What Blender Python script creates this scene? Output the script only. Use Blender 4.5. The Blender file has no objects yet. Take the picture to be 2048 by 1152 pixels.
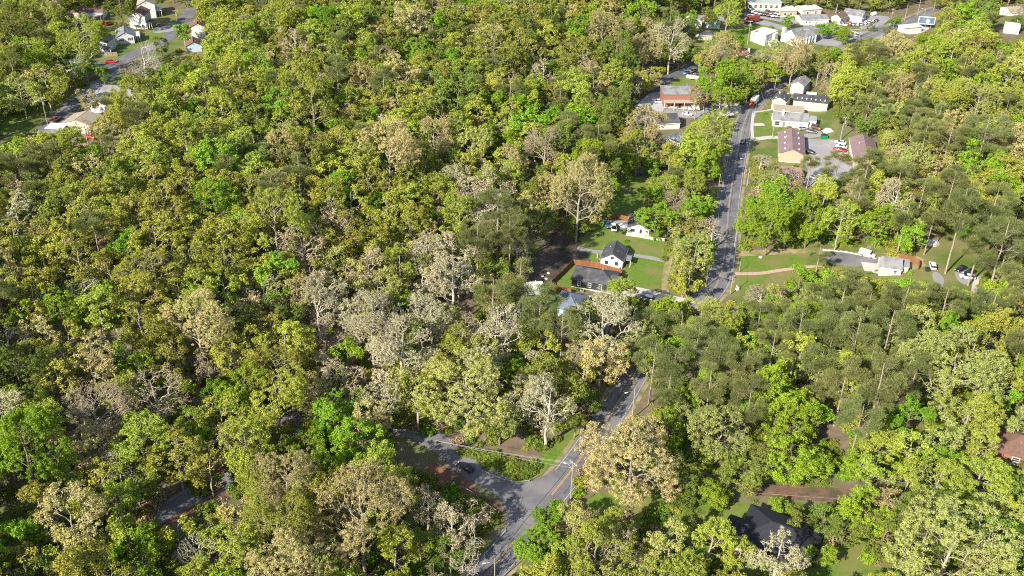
import bpy, bmesh, math, random
import numpy as np
from mathutils import Vector, Matrix

random.seed(7)
R_ = math.radians
scene = bpy.context.scene
col = scene.collection

# ------------------------------------------------------------------ camera
PW, PH = 2048.0, 1152.0            # the photograph's pixel frame
FOC = 2000.0                       # focal length in those pixels
PITCH, ROLL, CAMZ = 31.5, 1.3, 165.0
cam_d = bpy.data.cameras.new('camera')
cam_d.sensor_width = 36.0
cam_d.lens = 36.0 * FOC / PW
cam_d.clip_start, cam_d.clip_end = 1.0, 20000.0
cam = bpy.data.objects.new('camera', cam_d)
col.objects.link(cam)
CR = Matrix.Rotation(R_(90 - PITCH), 3, 'X') @ Matrix.Rotation(R_(ROLL), 3, 'Z')
cam.matrix_world = Matrix.Translation((0, 0, CAMZ)) @ CR.to_4x4()
scene.camera = cam

# ------------------------------------------------------------------ light
SUN_EL, SHADOW_AZ = 33.0, 40.0     # shadows fall away from the camera and to the right
world = bpy.data.worlds.new('World')
scene.world = world
world.use_nodes = True
wn = world.node_tree.nodes
sky = wn.new('ShaderNodeTexSky')
sky.sky_type = 'NISHITA'
sky.sun_disc = False
sky.sun_elevation = R_(SUN_EL)
sky.sun_rotation = R_(180 + SHADOW_AZ)
bg = wn['Background']
bg.inputs['Strength'].default_value = 0.11
world.node_tree.links.new(sky.outputs['Color'], bg.inputs['Color'])
sun_d = bpy.data.lights.new('sun', 'SUN')
sun_d.energy = 5.0
sun_d.angle = R_(0.5)
sun_d.color = (1.0, 0.93, 0.80)
sun = bpy.data.objects.new('sun', sun_d)
col.objects.link(sun)
sv = Vector((math.sin(R_(SHADOW_AZ)) * math.cos(R_(SUN_EL)), math.cos(R_(SHADOW_AZ)) * math.cos(R_(SUN_EL)), -math.sin(R_(SUN_EL))))
sun.rotation_mode = 'QUATERNION'
sun.rotation_quaternion = sv.to_track_quat('-Z', 'Y')
sun.location = (-150, -180, 250)
vs = scene.view_settings
vs.view_transform = 'Standard'
vs.look = 'None'
vs.exposure = 0.98
vs.gamma = 1.0
vs.use_curve_mapping = False
scene.cycles.max_bounces = 5
scene.cycles.diffuse_bounces = 2
scene.cycles.transmission_bounces = 3
scene.cycles.transparent_max_bounces = 4
scene.cycles.use_denoising = False
scene.cycles.pixel_filter_type = 'BLACKMAN_HARRIS'
scene.cycles.filter_width = 1.05

# ------------------------------------------------------------------ terrain
CRi = np.array(CR)
def ray(px, py):
    d = np.array([(px - PW / 2) / FOC, -(py - PH / 2) / FOC, -1.0])
    return CRi @ d
def flat(px, py):
    d = ray(px, py)
    t = -CAMZ / d[2]
    return d[0] * t, d[1] * t
MAIN_PX = [(905, 1235), (973, 1149), (1056, 1049), (1103, 991), (1157, 922), (1195, 868), (1235, 808), (1262, 762), (1292, 712),
           (1335, 662), (1390, 615), (1430, 575), (1445, 530), (1452, 480), (1458, 410), (1467, 350), (1478, 290), (1487, 250), (1503, 215),
           (1540, 180), (1590, 146), (1640, 118), (1690, 95), (1750, 66), (1805, 47), (1870, 20), (1950, -10), (2060, -50)]
_rw = sorted([flat(*p) for p in MAIN_PX], key=lambda q: q[1])
_ry = np.array([q[1] for q in _rw]); _rx = np.array([q[0] for q in _rw])
_yy = np.linspace(60, 700, 321)
_xx = np.interp(_yy, _ry, _rx)
_k = np.hanning(61); _k /= _k.sum()
_xs = np.convolve(np.pad(_xx, 30, mode='edge'), _k, mode='valid')
def sstep(a):
    a = np.clip(a, 0, 1)
    return a * a * (3 - 2 * a)
def hgt(x, y):
    x = np.asarray(x, float); y = np.asarray(y, float)
    c = np.interp(y, _yy, _xs)
    l = 21.0 * sstep((c - x - 22) / 170.0)
    r = 9.0 * sstep((x - c - 20) / 60.0) + 6 * sstep((x - c - 80) / 120.0)
    n = 0.7 * np.sin(x * 0.043 + 1.3) * np.sin(y * 0.037 + 0.4) * sstep((np.abs(x - c) - 12) / 40.0)
    far = 14.0 * sstep((y - 560) / 500.0)
    return l + r + n + far
def H(x, y):
    return float(hgt(x, y))
def at(px, py, dz=0.0):
    d = ray(px, py)
    z = 0.0
    for _ in range(25):
        t = (z + dz - CAMZ) / d[2]
        x, y = d[0] * t, d[1] * t
        z = 0.5 * z + 0.5 * H(x, y)
    return Vector((x, y, z + dz))
CRT = CRi.T
def proj(x, y, z):
    v = CRT @ np.array([x, y, z - CAMZ])
    return PW / 2 + FOC * v[0] / -v[2], PH / 2 - FOC * v[1] / -v[2], -v[2]
def scl(p):
    return FOC / proj(p[0], p[1], p[2])[2]

# ------------------------------------------------------------------ materials
def nmat(name):
    m = bpy.data.materials.new(name)
    m.use_nodes = True
    nt = m.node_tree
    b = nt.nodes['Principled BSDF']
    return m, nt, b
def mat(name, c1, c2=None, scale=1.0, rough=0.85, bump=0.0, spec=0.3, metal=0.0, detail=6.0, stretch=None, lo=0.35, hi=0.65, c3=None, s3=0.1, wave=None):
    m, nt, b = nmat(name)
    N, L = nt.nodes, nt.links
    b.inputs['Roughness'].default_value = rough
    b.inputs['Specular IOR Level'].default_value = spec
    b.inputs['Metallic'].default_value = metal
    if c2 is None:
        c2 = tuple(v * 0.82 for v in c1)
    tc = N.new('ShaderNodeTexCoord')
    mp = N.new('ShaderNodeMapping')
    L.new(tc.outputs['Object'], mp.inputs['Vector'])
    if stretch: mp.inputs['Scale'].default_value = stretch
    nz = N.new('ShaderNodeTexNoise')
    nz.inputs['Scale'].default_value = scale
    nz.inputs['Detail'].default_value = detail
    nz.inputs['Roughness'].default_value = 0.65
    L.new(mp.outputs['Vector'], nz.inputs['Vector'])
    cr = N.new('ShaderNodeValToRGB')
    cr.color_ramp.elements[0].position = lo
    cr.color_ramp.elements[1].position = hi
    cr.color_ramp.elements[0].color = (*c1, 1)
    cr.color_ramp.elements[1].color = (*c2, 1)
    L.new(nz.outputs['Fac'], cr.inputs['Fac'])
    out = cr.outputs['Color']
    if c3:
        n3 = N.new('ShaderNodeTexNoise')
        n3.inputs['Scale'].default_value = s3
        n3.inputs['Detail'].default_value = 5
        L.new(tc.outputs['Object'], n3.inputs['Vector'])
        r3 = N.new('ShaderNodeValToRGB')
        r3.color_ramp.elements[0].position = 0.45
        r3.color_ramp.elements[1].position = 0.62
        L.new(n3.outputs['Fac'], r3.inputs['Fac'])
        mx = N.new('ShaderNodeMix'); mx.data_type = 'RGBA'
        L.new(r3.outputs['Color'], mx.inputs['Factor'])
        L.new(out, mx.inputs['A'])
        mx.inputs['B'].default_value = (*c3, 1)
        out = mx.outputs['Result']
    L.new(out, b.inputs['Base Color'])
    if wave:
        wv = N.new('ShaderNodeTexWave')
        wv.inputs['Scale'].default_value = wave[1]
        wv.bands_direction = wave[0]
        L.new(tc.outputs['Object'], wv.inputs['Vector'])
        bp = N.new('ShaderNodeBump')
        bp.inputs['Strength'].default_value = 0.6
        bp.inputs['Distance'].default_value = 0.04
        L.new(wv.outputs['Fac'], bp.inputs['Height'])
        L.new(bp.outputs['Normal'], b.inputs['Normal'])
    elif bump:
        bp = N.new('ShaderNodeBump')
        bp.inputs['Strength'].default_value = 0.7
        bp.inputs['Distance'].default_value = bump
        L.new(nz.outputs['Fac'], bp.inputs['Height'])
        L.new(bp.outputs['Normal'], b.inputs['Normal'])
    return m
def leaf_mat(name, ca, cb, trans=0.33, hv=0.03, vv=0.22):
    m = bpy.data.materials.new(name)
    m.use_nodes = True
    nt = m.node_tree; N, L = nt.nodes, nt.links
    N.remove(N['Principled BSDF'])
    at_ = N.new('ShaderNodeAttribute'); at_.attribute_name = 'tint'
    mx = N.new('ShaderNodeMix'); mx.data_type = 'RGBA'
    L.new(at_.outputs['Fac'], mx.inputs['Factor'])
    mx.inputs['A'].default_value = (*ca, 1); mx.inputs['B'].default_value = (*cb, 1)
    oi = N.new('ShaderNodeObjectInfo')
    hs = N.new('ShaderNodeHueSaturation')
    mr = N.new('ShaderNodeMapRange')
    mr.inputs['To Min'].default_value = 0.5 - hv; mr.inputs['To Max'].default_value = 0.5 + hv
    L.new(oi.outputs['Random'], mr.inputs['Value'])
    L.new(mr.outputs['Result'], hs.inputs['Hue'])
    wnz = N.new('ShaderNodeTexWhiteNoise'); wnz.noise_dimensions = '1D'
    L.new(oi.outputs['Random'], wnz.inputs['W'])
    mv = N.new('ShaderNodeMapRange')
    mv.inputs['To Min'].default_value = 1 - vv; mv.inputs['To Max'].default_value = 1 + vv * 0.7
    L.new(wnz.outputs['Value'], mv.inputs['Value'])
    L.new(mv.outputs['Result'], hs.inputs['Value'])
    L.new(mx.outputs['Result'], hs.inputs['Color'])
    d = N.new('ShaderNodeBsdfDiffuse'); t = N.new('ShaderNodeBsdfTranslucent')
    ms = N.new('ShaderNodeMixShader'); ms.inputs['Fac'].default_value = trans
    L.new(hs.outputs['Color'], d.inputs['Color']); L.new(hs.outputs['Color'], t.inputs['Color'])
    L.new(d.outputs[0], ms.inputs[1]); L.new(t.outputs[0], ms.inputs[2])
    L.new(ms.outputs[0], N['Material Output'].inputs['Surface'])
    return m

# ------------------------------------------------------------------ object helpers
def tag(o, label=None, cat=None, group=None, kind=None):
    if label: o['label'] = label
    if cat: o['category'] = cat
    if group: o['group'] = group
    if kind: o['kind'] = kind
    return o
def empty(name, loc=(0, 0, 0), rz=0.0, label=None, cat=None, group=None):
    o = bpy.data.objects.new(name, None)
    o.empty_display_size = 0.5
    col.objects.link(o)
    o.location = loc
    o.rotation_euler = (0, 0, rz)
    return tag(o, label, cat, group)
def link(name, me, parent=None, m=None, kind=None):
    o = bpy.data.objects.new(name, me)
    col.objects.link(o)
    if parent: o.parent = parent
    if m is not None and not me.materials: me.materials.append(m)
    if kind: o['kind'] = kind
    return o
class MB:
    def __init__(s): s.v, s.f = [], []
    def poly(s, pts):
        n = len(s.v); s.v += [tuple(p) for p in pts]; s.f.append(tuple(range(n, n + len(pts)))); return s
    def box(s, c, d, rz=0.0):
        n = len(s.v); hx, hy, hz = d[0] / 2, d[1] / 2, d[2] / 2
        ca, sa = math.cos(rz), math.sin(rz)
        for z in (-hz, hz):
            for x, y in ((-hx, -hy), (hx, -hy), (hx, hy), (-hx, hy)):
                s.v.append((c[0] + x * ca - y * sa, c[1] + x * sa + y * ca, c[2] + z))
        s.f += [(n, n + 3, n + 2, n + 1), (n + 4, n + 5, n + 6, n + 7)] + [(n + i, n + (i + 1) % 4, n + 4 + (i + 1) % 4, n + 4 + i) for i in range(4)]
        return s
    def prism(s, prof, a0, a1, fn):      # closed profile extruded; fn(u, v, a) -> point
        n = len(s.v); k = len(prof)
        for a in (a0, a1):
            s.v += [tuple(fn(u, v, a)) for u, v in prof]
        s.f += [tuple(range(n + k - 1, n - 1, -1)), tuple(range(n + k, n + 2 * k))]
        s.f += [(n + i, n + (i + 1) % k, n + k + (i + 1) % k, n + k + i) for i in range(k)]
        return s
    def tube(s, p0, p1, r0, r1=None, k=6):
        r1 = r0 if r1 is None else r1
        p0, p1 = Vector(p0), Vector(p1); d = (p1 - p0).normalized()
        a = d.orthogonal().normalized(); b = d.cross(a); n = len(s.v)
        for p, r in ((p0, r0), (p1, r1)):
            for i in range(k):
                t = 2 * math.pi * i / k
                s.v.append(tuple(p + a * math.cos(t) * r + b * math.sin(t) * r))
        s.f += [(n + i, n + (i + 1) % k, n + k + (i + 1) % k, n + k + i) for i in range(k)]
        s.f += [tuple(range(n + k - 1, n - 1, -1)), tuple(range(n + k, n + 2 * k))]
        return s
    def mesh(s, name, m=None):
        me = bpy.data.meshes.new(name); me.from_pydata(s.v, [], s.f); me.update()
        if m: me.materials.append(m)
        return me
    def build(s, name, m, parent=None, kind=None):
        return link(name, s.mesh(name, m), parent, None, kind)
def copy_tree(o, parent=None):
    c = o.copy(); col.objects.link(c)
    if parent: c.parent = parent
    for ch in o.children: copy_tree(ch, c)
    return c
# ------------------------------------------------------------------ ground, roads, lawns
M_floor = mat('forest_floor', (0.2, 0.155, 0.105), (0.12, 0.092, 0.06), 0.35, bump=0.12, c3=(0.12, 0.15, 0.04), s3=0.06)
M_lawn = mat('lawn_grass', (0.08, 0.15, 0.012), (0.13, 0.195, 0.026), 0.9, bump=0.06, c3=(0.165, 0.165, 0.05), s3=0.13, detail=9)
M_rough = mat('rough_grass', (0.15, 0.16, 0.04), (0.2, 0.165, 0.075), 0.35, bump=0.08, c3=(0.08, 0.13, 0.02), s3=0.07)
M_asph = mat('asphalt', (0.11, 0.106, 0.117), (0.15, 0.145, 0.156), 0.5, rough=0.9, c3=(0.185, 0.178, 0.183), s3=0.12, stretch=(1, 1, 1))
M_asph_d = mat('dark_asphalt', (0.085, 0.085, 0.095), (0.125, 0.12, 0.13), 0.6, rough=0.9)
M_lot = mat('lot_paving', (0.24, 0.23, 0.235), (0.31, 0.295, 0.295), 0.25, rough=0.9, c3=(0.25, 0.24, 0.25), s3=0.09)
M_conc = mat('concrete', (0.42, 0.395, 0.36), (0.5, 0.47, 0.42), 0.6, rough=0.9, c3=(0.42, 0.4, 0.36), s3=0.2)
M_dirt = mat('bare_soil', (0.075, 0.06, 0.046), (0.115, 0.085, 0.062), 0.4, bump=0.1, c3=(0.05, 0.042, 0.032), s3=0.15)
M_red = mat('red_clay', (0.24, 0.105, 0.06), (0.15, 0.075, 0.05), 0.6, bump=0.15, c3=(0.1, 0.07, 0.05), s3=0.2)
M_straw = mat('dry_bank', (0.36, 0.28, 0.16), (0.25, 0.2, 0.1), 0.5, bump=0.1, c3=(0.14, 0.15, 0.04), s3=0.2)
M_white = mat('white_paint', (0.78, 0.77, 0.74), (0.7, 0.69, 0.66), 2.0, rough=0.6)
M_line = mat('road_line_white', (0.5, 0.5, 0.48), (0.24, 0.24, 0.24), 1.1)
M_yel = mat('road_line_yellow', (0.6, 0.33, 0.06), (0.38, 0.25, 0.1), 1.2)
M_yel2 = mat('worn_line_yellow', (0.42, 0.32, 0.18), (0.28, 0.24, 0.17), .8)

def axis(lo, hi, step, far, g=1.5):
    a = list(np.arange(lo, hi + .1, step))
    d = step; p = a[-1]
    while p < far: d *= g; p += d; a.append(p)
    d = step; p = a[0]
    while p > -far: d *= g; p -= d; a.insert(0, p)
    return np.array(a)
ax, ay = axis(-330, 360, 3.0, 9000), axis(60, 640, 3.0, 9000)
gx, gy = np.meshgrid(ax, ay)
gz = hgt(gx, gy)
gv = np.stack([gx.ravel(), gy.ravel(), gz.ravel()], 1)
nx, ny = len(ax), len(ay)
ii = (np.arange(ny - 1)[:, None] * nx + np.arange(nx - 1)[None]).ravel()
gf = np.stack([ii, ii + 1, ii + 1 + nx, ii + nx], 1)
gme = bpy.data.meshes.new('ground')
gme.from_pydata(gv.tolist(), [], gf.tolist())
gme.polygons.foreach_set('use_smooth', np.ones(len(gme.polygons), bool))
link('ground', gme, None, M_floor, 'structure')

SOFT = (M_lawn, M_rough, M_dirt, M_red, M_straw)
NP = [0]
def patch(name, pts, m, off, world=False):
    NP[0] += 1; off += 0.0021 * (NP[0] % 13)
    bm = bmesh.new()
    q = pts if world else [at(*p)[:2] for p in pts]
    # rounded outline
    if len(q) > 4 and not world:
        r = []
        for i in range(len(q)):
            a, b = Vector(q[i]), Vector(q[(i + 1) % len(q)])
            r += [a.lerp(b, .2), a.lerp(b, .8)]
        q = [tuple(v) for v in r]
    f = bm.faces.new([bm.verts.new((x, y, 0)) for x, y in q])
    f.normal_update()
    if f.normal.z < 0: f.normal_flip()
    bmesh.ops.triangulate(bm, faces=bm.faces[:])
    for _ in range(6):
        le = [e for e in bm.edges if e.calc_length() > 3.5]
        if not le: break
        bmesh.ops.subdivide_edges(bm, edges=le, cuts=1)
        bmesh.ops.triangulate(bm, faces=bm.faces[:])
    if m in SOFT:
        for v in bm.verts:
            v.co.x += .7 * math.sin(v.co.y * 1.1 + v.co.x * .3) + .35 * math.sin(v.co.y * 2.7 + 1)
            v.co.y += .7 * math.sin(v.co.x * 1.3 + 2 + v.co.y * .2) + .35 * math.sin(v.co.x * 2.3)
    for v in bm.verts: v.co.z = H(v.co.x, v.co.y) + off
    me = bpy.data.meshes.new(name); bm.to_mesh(me); bm.free()
    return link(name, me, None, m, 'structure')

def smooth_line(pts, step=2.0):
    P = [Vector(p) for p in pts]; out = []
    for i in range(len(P) - 1):
        p0, p1, p2, p3 = P[max(i - 1, 0)], P[i], P[i + 1], P[min(i + 2, len(P) - 1)]
        n = max(1, int((p2 - p1).length / step))
        for k in range(n):
            t = k / n
            out.append(0.5 * ((2 * p1) + (p2 - p0) * t + (2 * p0 - 5 * p1 + 4 * p2 - p3) * t * t + (3 * p1 - p0 - 3 * p2 + p3) * t ** 3))
    out.append(P[-1])
    return out
def strip(name, line, w, m, off, shift=0.0, cross=4, kind='structure', thick=0.0):
    L = line; n = len(L); V, F = [], []
    for i, p in enumerate(L):
        d = (L[min(i + 1, n - 1)] - L[max(i - 1, 0)]); d = Vector((d.x, d.y)).normalized(); s = Vector((d.y, -d.x))
        for j in range(cross + 1):
            u = shift + w * (j / cross - .5)
            x, y = p.x + s.x * u, p.y + s.y * u
            V.append((x, y, H(x, y) + off))
    for i in range(n - 1):
        for j in range(cross):
            a = i * (cross + 1) + j
            F.append((a, a + 1, a + cross + 2, a + cross + 1))
    me = bpy.data.meshes.new(name); me.from_pydata(V, [], F); me.update()
    o = link(name, me, None, m, kind)
    return o
def pl(pts): return smooth_line([at(*p).to_2d() for p in pts])

main_line = pl(MAIN_PX)
strip('road_shoulder', main_line, 10.0, M_straw, 0.06)
strip('main_road', main_line, 7.8, M_asph, 0.10)
k0 = max(range(len(main_line)), key=lambda i: -(Vector(proj(*main_line[i], 0)[:2]) - Vector((1085, 1015))).length)
gap = range(k0 - 5, k0 + 6)
def part_line(cond): return [p for i, p in enumerate(main_line) if cond(i)]
for sh in (-0.14, 0.14):
    strip('yellow_centre_line', part_line(lambda i: i < k0 - 5), 0.14, M_yel, 0.115, sh, 1)
    strip('yellow_centre_line', part_line(lambda i: k0 + 1 < i < k0 + 30), 0.14, M_yel, 0.115, sh, 1)
    strip('yellow_centre_line', part_line(lambda i: i >= k0 + 29), 0.14, M_yel2, 0.115, sh, 1)
strip('white_edge_line', part_line(lambda i: i < k0 - 4), 0.16, M_line, 0.115, -3.35, 1)
strip('white_edge_line', part_line(lambda i: i > k0 + 5), 0.16, M_line, 0.115, -3.35, 1)
strip('white_edge_line', part_line(lambda i: i > k0 - 30), 0.14, M_line, 0.115, 3.4, 1)

side_line = pl([(1078, 1012), (1035, 990), (985, 962), (930, 925), (880, 888), (830, 860), (780, 846), (720, 838), (650, 838), (560, 850)])
strip('side_road', side_line, 6.6, M_asph, 0.085)
patch('road_mouth', [(1002, 1003), (1016, 1033), (1004, 1052), (1040, 1040), (1100, 975), (1135, 908), (1108, 938), (1072, 962), (1030, 968), (1010, 985)], M_asph, 0.092)
patch('red_clay_verge', [(850, 872), (905, 880), (935, 905), (958, 935), (995, 958), (1040, 972), (1000, 962), (960, 940), (900, 900), (860, 880)], M_red, 0.05)
patch('red_clay_bank', [(855, 925), (880, 925), (930, 960), (975, 995), (1012, 1020), (1012, 1050), (985, 1030), (945, 1000), (900, 975), (850, 960)], M_red, 0.05)
patch('ditch_bank', [(965, 948), (1040, 972), (1090, 945), (1130, 900), (1175, 855), (1150, 850), (1100, 900), (1050, 930), (990, 915), (940, 900)], M_lawn, 0.03)
patch('verge_grass', [(905, 1152), (985, 1070), (1008, 1035), (985, 1035), (930, 1090), (870, 1152)], M_rough, 0.05)
lane = pl([(180, 1120), (260, 1062), (330, 1022), (400, 985), (470, 958)])
strip('woodland_lane', lane, 5.2, M_asph, 0.08)
strip('lane_shoulder', lane, 8.5, M_red, 0.05)

street = pl([(-60, 330), (40, 300), (98, 252), (140, 215), (178, 185), (205, 163), (228, 140), (262, 112), (318, 88), (345, 68), (362, 50), (376, 30), (392, 5), (410, -20)])
strip('hill_street', street, 6.8, M_asph, 0.10)
patch('paved_driveway', [(306, 58), (330, 50), (356, 50), (352, 62), (308, 68)], M_lot, 0.13)
patch('paved_driveway', [(185, 128), (240, 120), (250, 128), (196, 140)], M_asph_d, 0.13)
patch('hill_lawn', [(-40, 205), (60, 205), (100, 228), (90, 245), (30, 268), (-40, 275)], M_lawn, 0.05)
patch('hill_lawn', [(180, 60), (240, 55), (262, 62), (240, 90), (190, 84)], M_lawn, 0.05)
patch('hill_lawn', [(280, 62), (340, 60), (340, 70), (300, 86), (276, 82)], M_lawn, 0.05)
patch('hill_lawn', [(335, 80), (420, 75), (420, 118), (300, 140), (230, 175), (225, 150), (300, 110)], M_rough, 0.045)
patch('hill_verge', [(40, 285), (140, 200), (190, 165), (170, 160), (90, 215), (20, 280)], M_rough, 0.045)

low_road = pl([(1262, 252), (1285, 205), (1318, 172), (1350, 150), (1385, 132), (1420, 116), (1450, 100)])
strip('back_road', low_road, 6.0, M_asph_d, 0.10)
patch('blue_shaded_lot', [(1262, 246), (1276, 206), (1300, 186), (1328, 184), (1326, 235), (1300, 248)], mat('pale_lot_concrete', (0.34, 0.36, 0.37), (0.4, 0.42, 0.43), .4, rough=.9), 0.12)
patch('shop_yard', [(1326, 216), (1405, 216), (1460, 200), (1485, 204), (1480, 228), (1440, 232), (1400, 238), (1330, 232)], M_lot, 0.12)
patch('back_lawn', [(1305, 190), (1345, 158), (1420, 150), (1425, 190), (1320, 192)], M_lawn, 0.04)
patch('back_lawn', [(1300, 140), (1390, 115), (1370, 128), (1320, 155), (1290, 180)], M_dirt, 0.04)
patch('back_garden', [(1180, 345), (1330, 345), (1340, 460), (1190, 440)], M_lawn, 0.035)
patch('mown_terrace', [(1150, 345), (1300, 345), (1300, 352), (1160, 352)], M_dirt, 0.05)

patch('bare_yard', [(1035, 600), (1062, 540), (1075, 500), (1100, 465), (1140, 440), (1190, 455), (1160, 490), (1200, 520), (1130, 540), (1102, 578)], M_dirt, 0.04)
patch('red_clay_slope', [(985, 625), (1005, 590), (1050, 580), (1060, 600), (1030, 625)], M_red, 0.05)
patch('cottage_lawn', [(1150, 485), (1200, 450), (1250, 445), (1330, 482), (1336, 520), (1325, 580), (1300, 592), (1235, 570), (1110, 590), (1100, 575), (1135, 530), (1195, 528)], M_lawn, 0.05)
patch('verge_lawn', [(1336, 478), (1400, 440), (1432, 470), (1420, 560), (1408, 598), (1350, 592), (1325, 575), (1335, 520)], M_rough, 0.045)
strip('ditch_gravel', pl([(1332, 596), (1330, 560), (1336, 530), (1344, 500), (1356, 480), (1372, 462)]), 2.2, M_straw, 0.07)
strip('gravel_drive', pl([(1155, 496), (1190, 504), (1240, 508), (1290, 514), (1330, 522)]), 2.2, M_lot, 0.08)
patch('concrete_drive', [(1240, 575), (1262, 572), (1300, 580), (1345, 592), (1392, 600), (1386, 608), (1330, 606), (1280, 598), (1242, 590)], M_conc, 0.09)
patch('yard_drive', [(1205, 440), (1255, 442), (1252, 452), (1205, 450)], M_lot, 0.07)
patch('asphalt_spur', [(1300, 640), (1345, 628), (1350, 660), (1290, 680)], M_asph_d, 0.08)

patch('roadside_lawn', [(1468, 512), (1600, 508), (1610, 528), (1560, 540), (1466, 545)], M_lawn, 0.05)
patch('roadside_lawn', [(1466, 552), (1545, 548), (1520, 570), (1500, 585), (1464, 580)], M_lawn, 0.05)
strip('rubble_path', pl([(1470, 548), (1520, 547), (1560, 541), (1610, 534), (1650, 535)]), 1.8, mat('pink_rubble', (0.5, 0.36, 0.27), (0.36, 0.25, 0.18), 1.5, bump=0.1), 0.08)
strip('gravel_drive', pl([(1455, 508), (1500, 507), (1560, 504), (1620, 502), (1680, 505), (1730, 512)]), 3.6, M_straw, 0.08)
patch('shaded_drive', [(1640, 500), (1690, 503), (1760, 515), (1755, 532), (1700, 535), (1640, 520)], M_asph, 0.10)
patch('concrete_pad', [(1722, 524), (1757, 528), (1757, 548), (1728, 542)], M_conc, 0.12)
patch('clay_terrace', [(1650, 495), (1760, 508), (1850, 512), (1850, 540), (1770, 545), (1740, 520), (1650, 503)], M_straw, 0.06)
patch('dry_clearing', [(1835, 500), (1870, 475), (1905, 440), (1950, 450), (1960, 520), (1940, 560), (1850, 552)], M_rough, 0.05)
patch('car_pad', [(1864, 545), (1876, 544), (1890, 560), (1884, 578), (1866, 562)], M_lot, 0.08)
patch('car_pad', [(1908, 542), (1940, 535), (1952, 560), (1930, 572), (1912, 558)], M_lot, 0.08)
strip('garden_path', pl([(1948, 590), (1950, 570), (1958, 556), (1985, 548)]), 1.6, M_conc, 0.08)

patch('motel_lot', [(1600, 277), (1680, 279), (1692, 292), (1704, 332), (1702, 345), (1648, 372), (1605, 372), (1618, 340), (1600, 326)], M_lot, 0.10)
patch('motel_lot', [(1600, 270), (1640, 262), (1648, 272), (1612, 278)], M_lot, 0.10)
patch('motel_lawn', [(1530, 296), (1558, 292), (1560, 326), (1620, 328), (1610, 342), (1540, 338)], M_rough, 0.06)
patch('front_lawn', [(1502, 226), (1546, 222), (1546, 256), (1600, 262), (1600, 274), (1548, 282), (1500, 276)], M_lawn, 0.06)
patch('front_lawn', [(1530, 196), (1580, 185), (1650, 195), (1660, 250), (1640, 262), (1620, 250), (1540, 220)], M_rough, 0.05)
for kq, (pts, w) in enumerate((([(1507, 226), (1504, 250), (1505, 276)], 1.3), ([(1507, 225), (1530, 222), (1546, 219)], 1.3), ([(1503, 280), (1540, 275), (1556, 275)], 3.2), ([(1506, 250), (1528, 249)], 3.0))):
    strip('concrete_walk', pl(pts), w, M_conc, 0.125 + .006 * kq)
patch('concrete_apron', [(1420, 228), (1460, 208), (1482, 204), (1482, 225), (1450, 236)], M_conc, 0.13)

patch('church_lawn', [(1398, 92), (1415, 70), (1470, 58), (1540, 48), (1580, 56), (1560, 70), (1500, 78), (1500, 86), (1570, 90), (1540, 108), (1480, 108)], M_lawn, 0.06)
patch('church_street', [(1380, 32), (1440, 28), (1500, 48), (1520, 38), (1580, 55), (1640, 70), (1760, 60), (1770, 80), (1700, 92), (1640, 92), (1570, 62), (1520, 48), (1440, 40), (1380, 42)], M_lot, 0.08)
patch('shop_lot', [(1488, 22), (1500, 16), (1560, 24), (1600, 38), (1590, 52), (1560, 44), (1520, 36), (1490, 46)], M_lot, 0.10)
patch('roadside_lot', [(1595, 50), (1660, 48), (1700, 45), (1745, 30), (1785, 34), (1760, 55), (1700, 62), (1650, 62)], M_lot, 0.10)
patch('roadside_grass', [(1680, 46), (1720, 48), (1722, 58), (1690, 58)], M_rough, 0.12)
patch('shop_forecourt', [(1806, 62), (1850, 50), (1862, 56), (1840, 68), (1812, 70)], M_conc, 0.10)
patch('hillside_clearing', [(1980, 36), (2060, 34), (2060, 46), (1985, 46)], M_rough, 0.05)

patch('dark_lawn', [(1165, 1010), (1200, 980), (1300, 975), (1430, 1000), (1500, 1005), (1640, 1060), (1830, 1130), (1860, 1260), (1180, 1260)], M_lawn, 0.04)
patch('clay_cutting', [(1470, 962), (1560, 968), (1700, 980), (1860, 1000), (1850, 1020), (1720, 1012), (1560, 998), (1480, 985)], mat('brown_cutting', (0.22, 0.125, 0.08), (0.12, 0.075, 0.05), 0.6, bump=0.15, c3=(0.08, 0.07, 0.04), s3=0.2), 0.06)

# grass between the lots
patch('town_grass', [(1462, 500), (1640, 492), (1860, 500), (1900, 430), (1990, 440), (2010, 580), (1900, 590), (1760, 560), (1600, 560), (1500, 600), (1455, 605)], M_rough, 0.02)
patch('town_grass', [(1490, 215), (1530, 185), (1590, 165), (1670, 190), (1680, 262), (1660, 282), (1600, 290), (1600, 345), (1480, 350)], M_rough, 0.02)
patch('town_grass', [(1380, 100), (1400, 60), (1480, 36), (1600, 44), (1760, 25), (1800, 70), (1700, 100), (1520, 115)], M_rough, 0.02)
patch('hill_grass', [(140, 20), (230, 15), (430, 20), (430, 140), (240, 175), (60, 290), (-40, 300), (-40, 195), (90, 215), (170, 150)], M_rough, 0.02)

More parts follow.
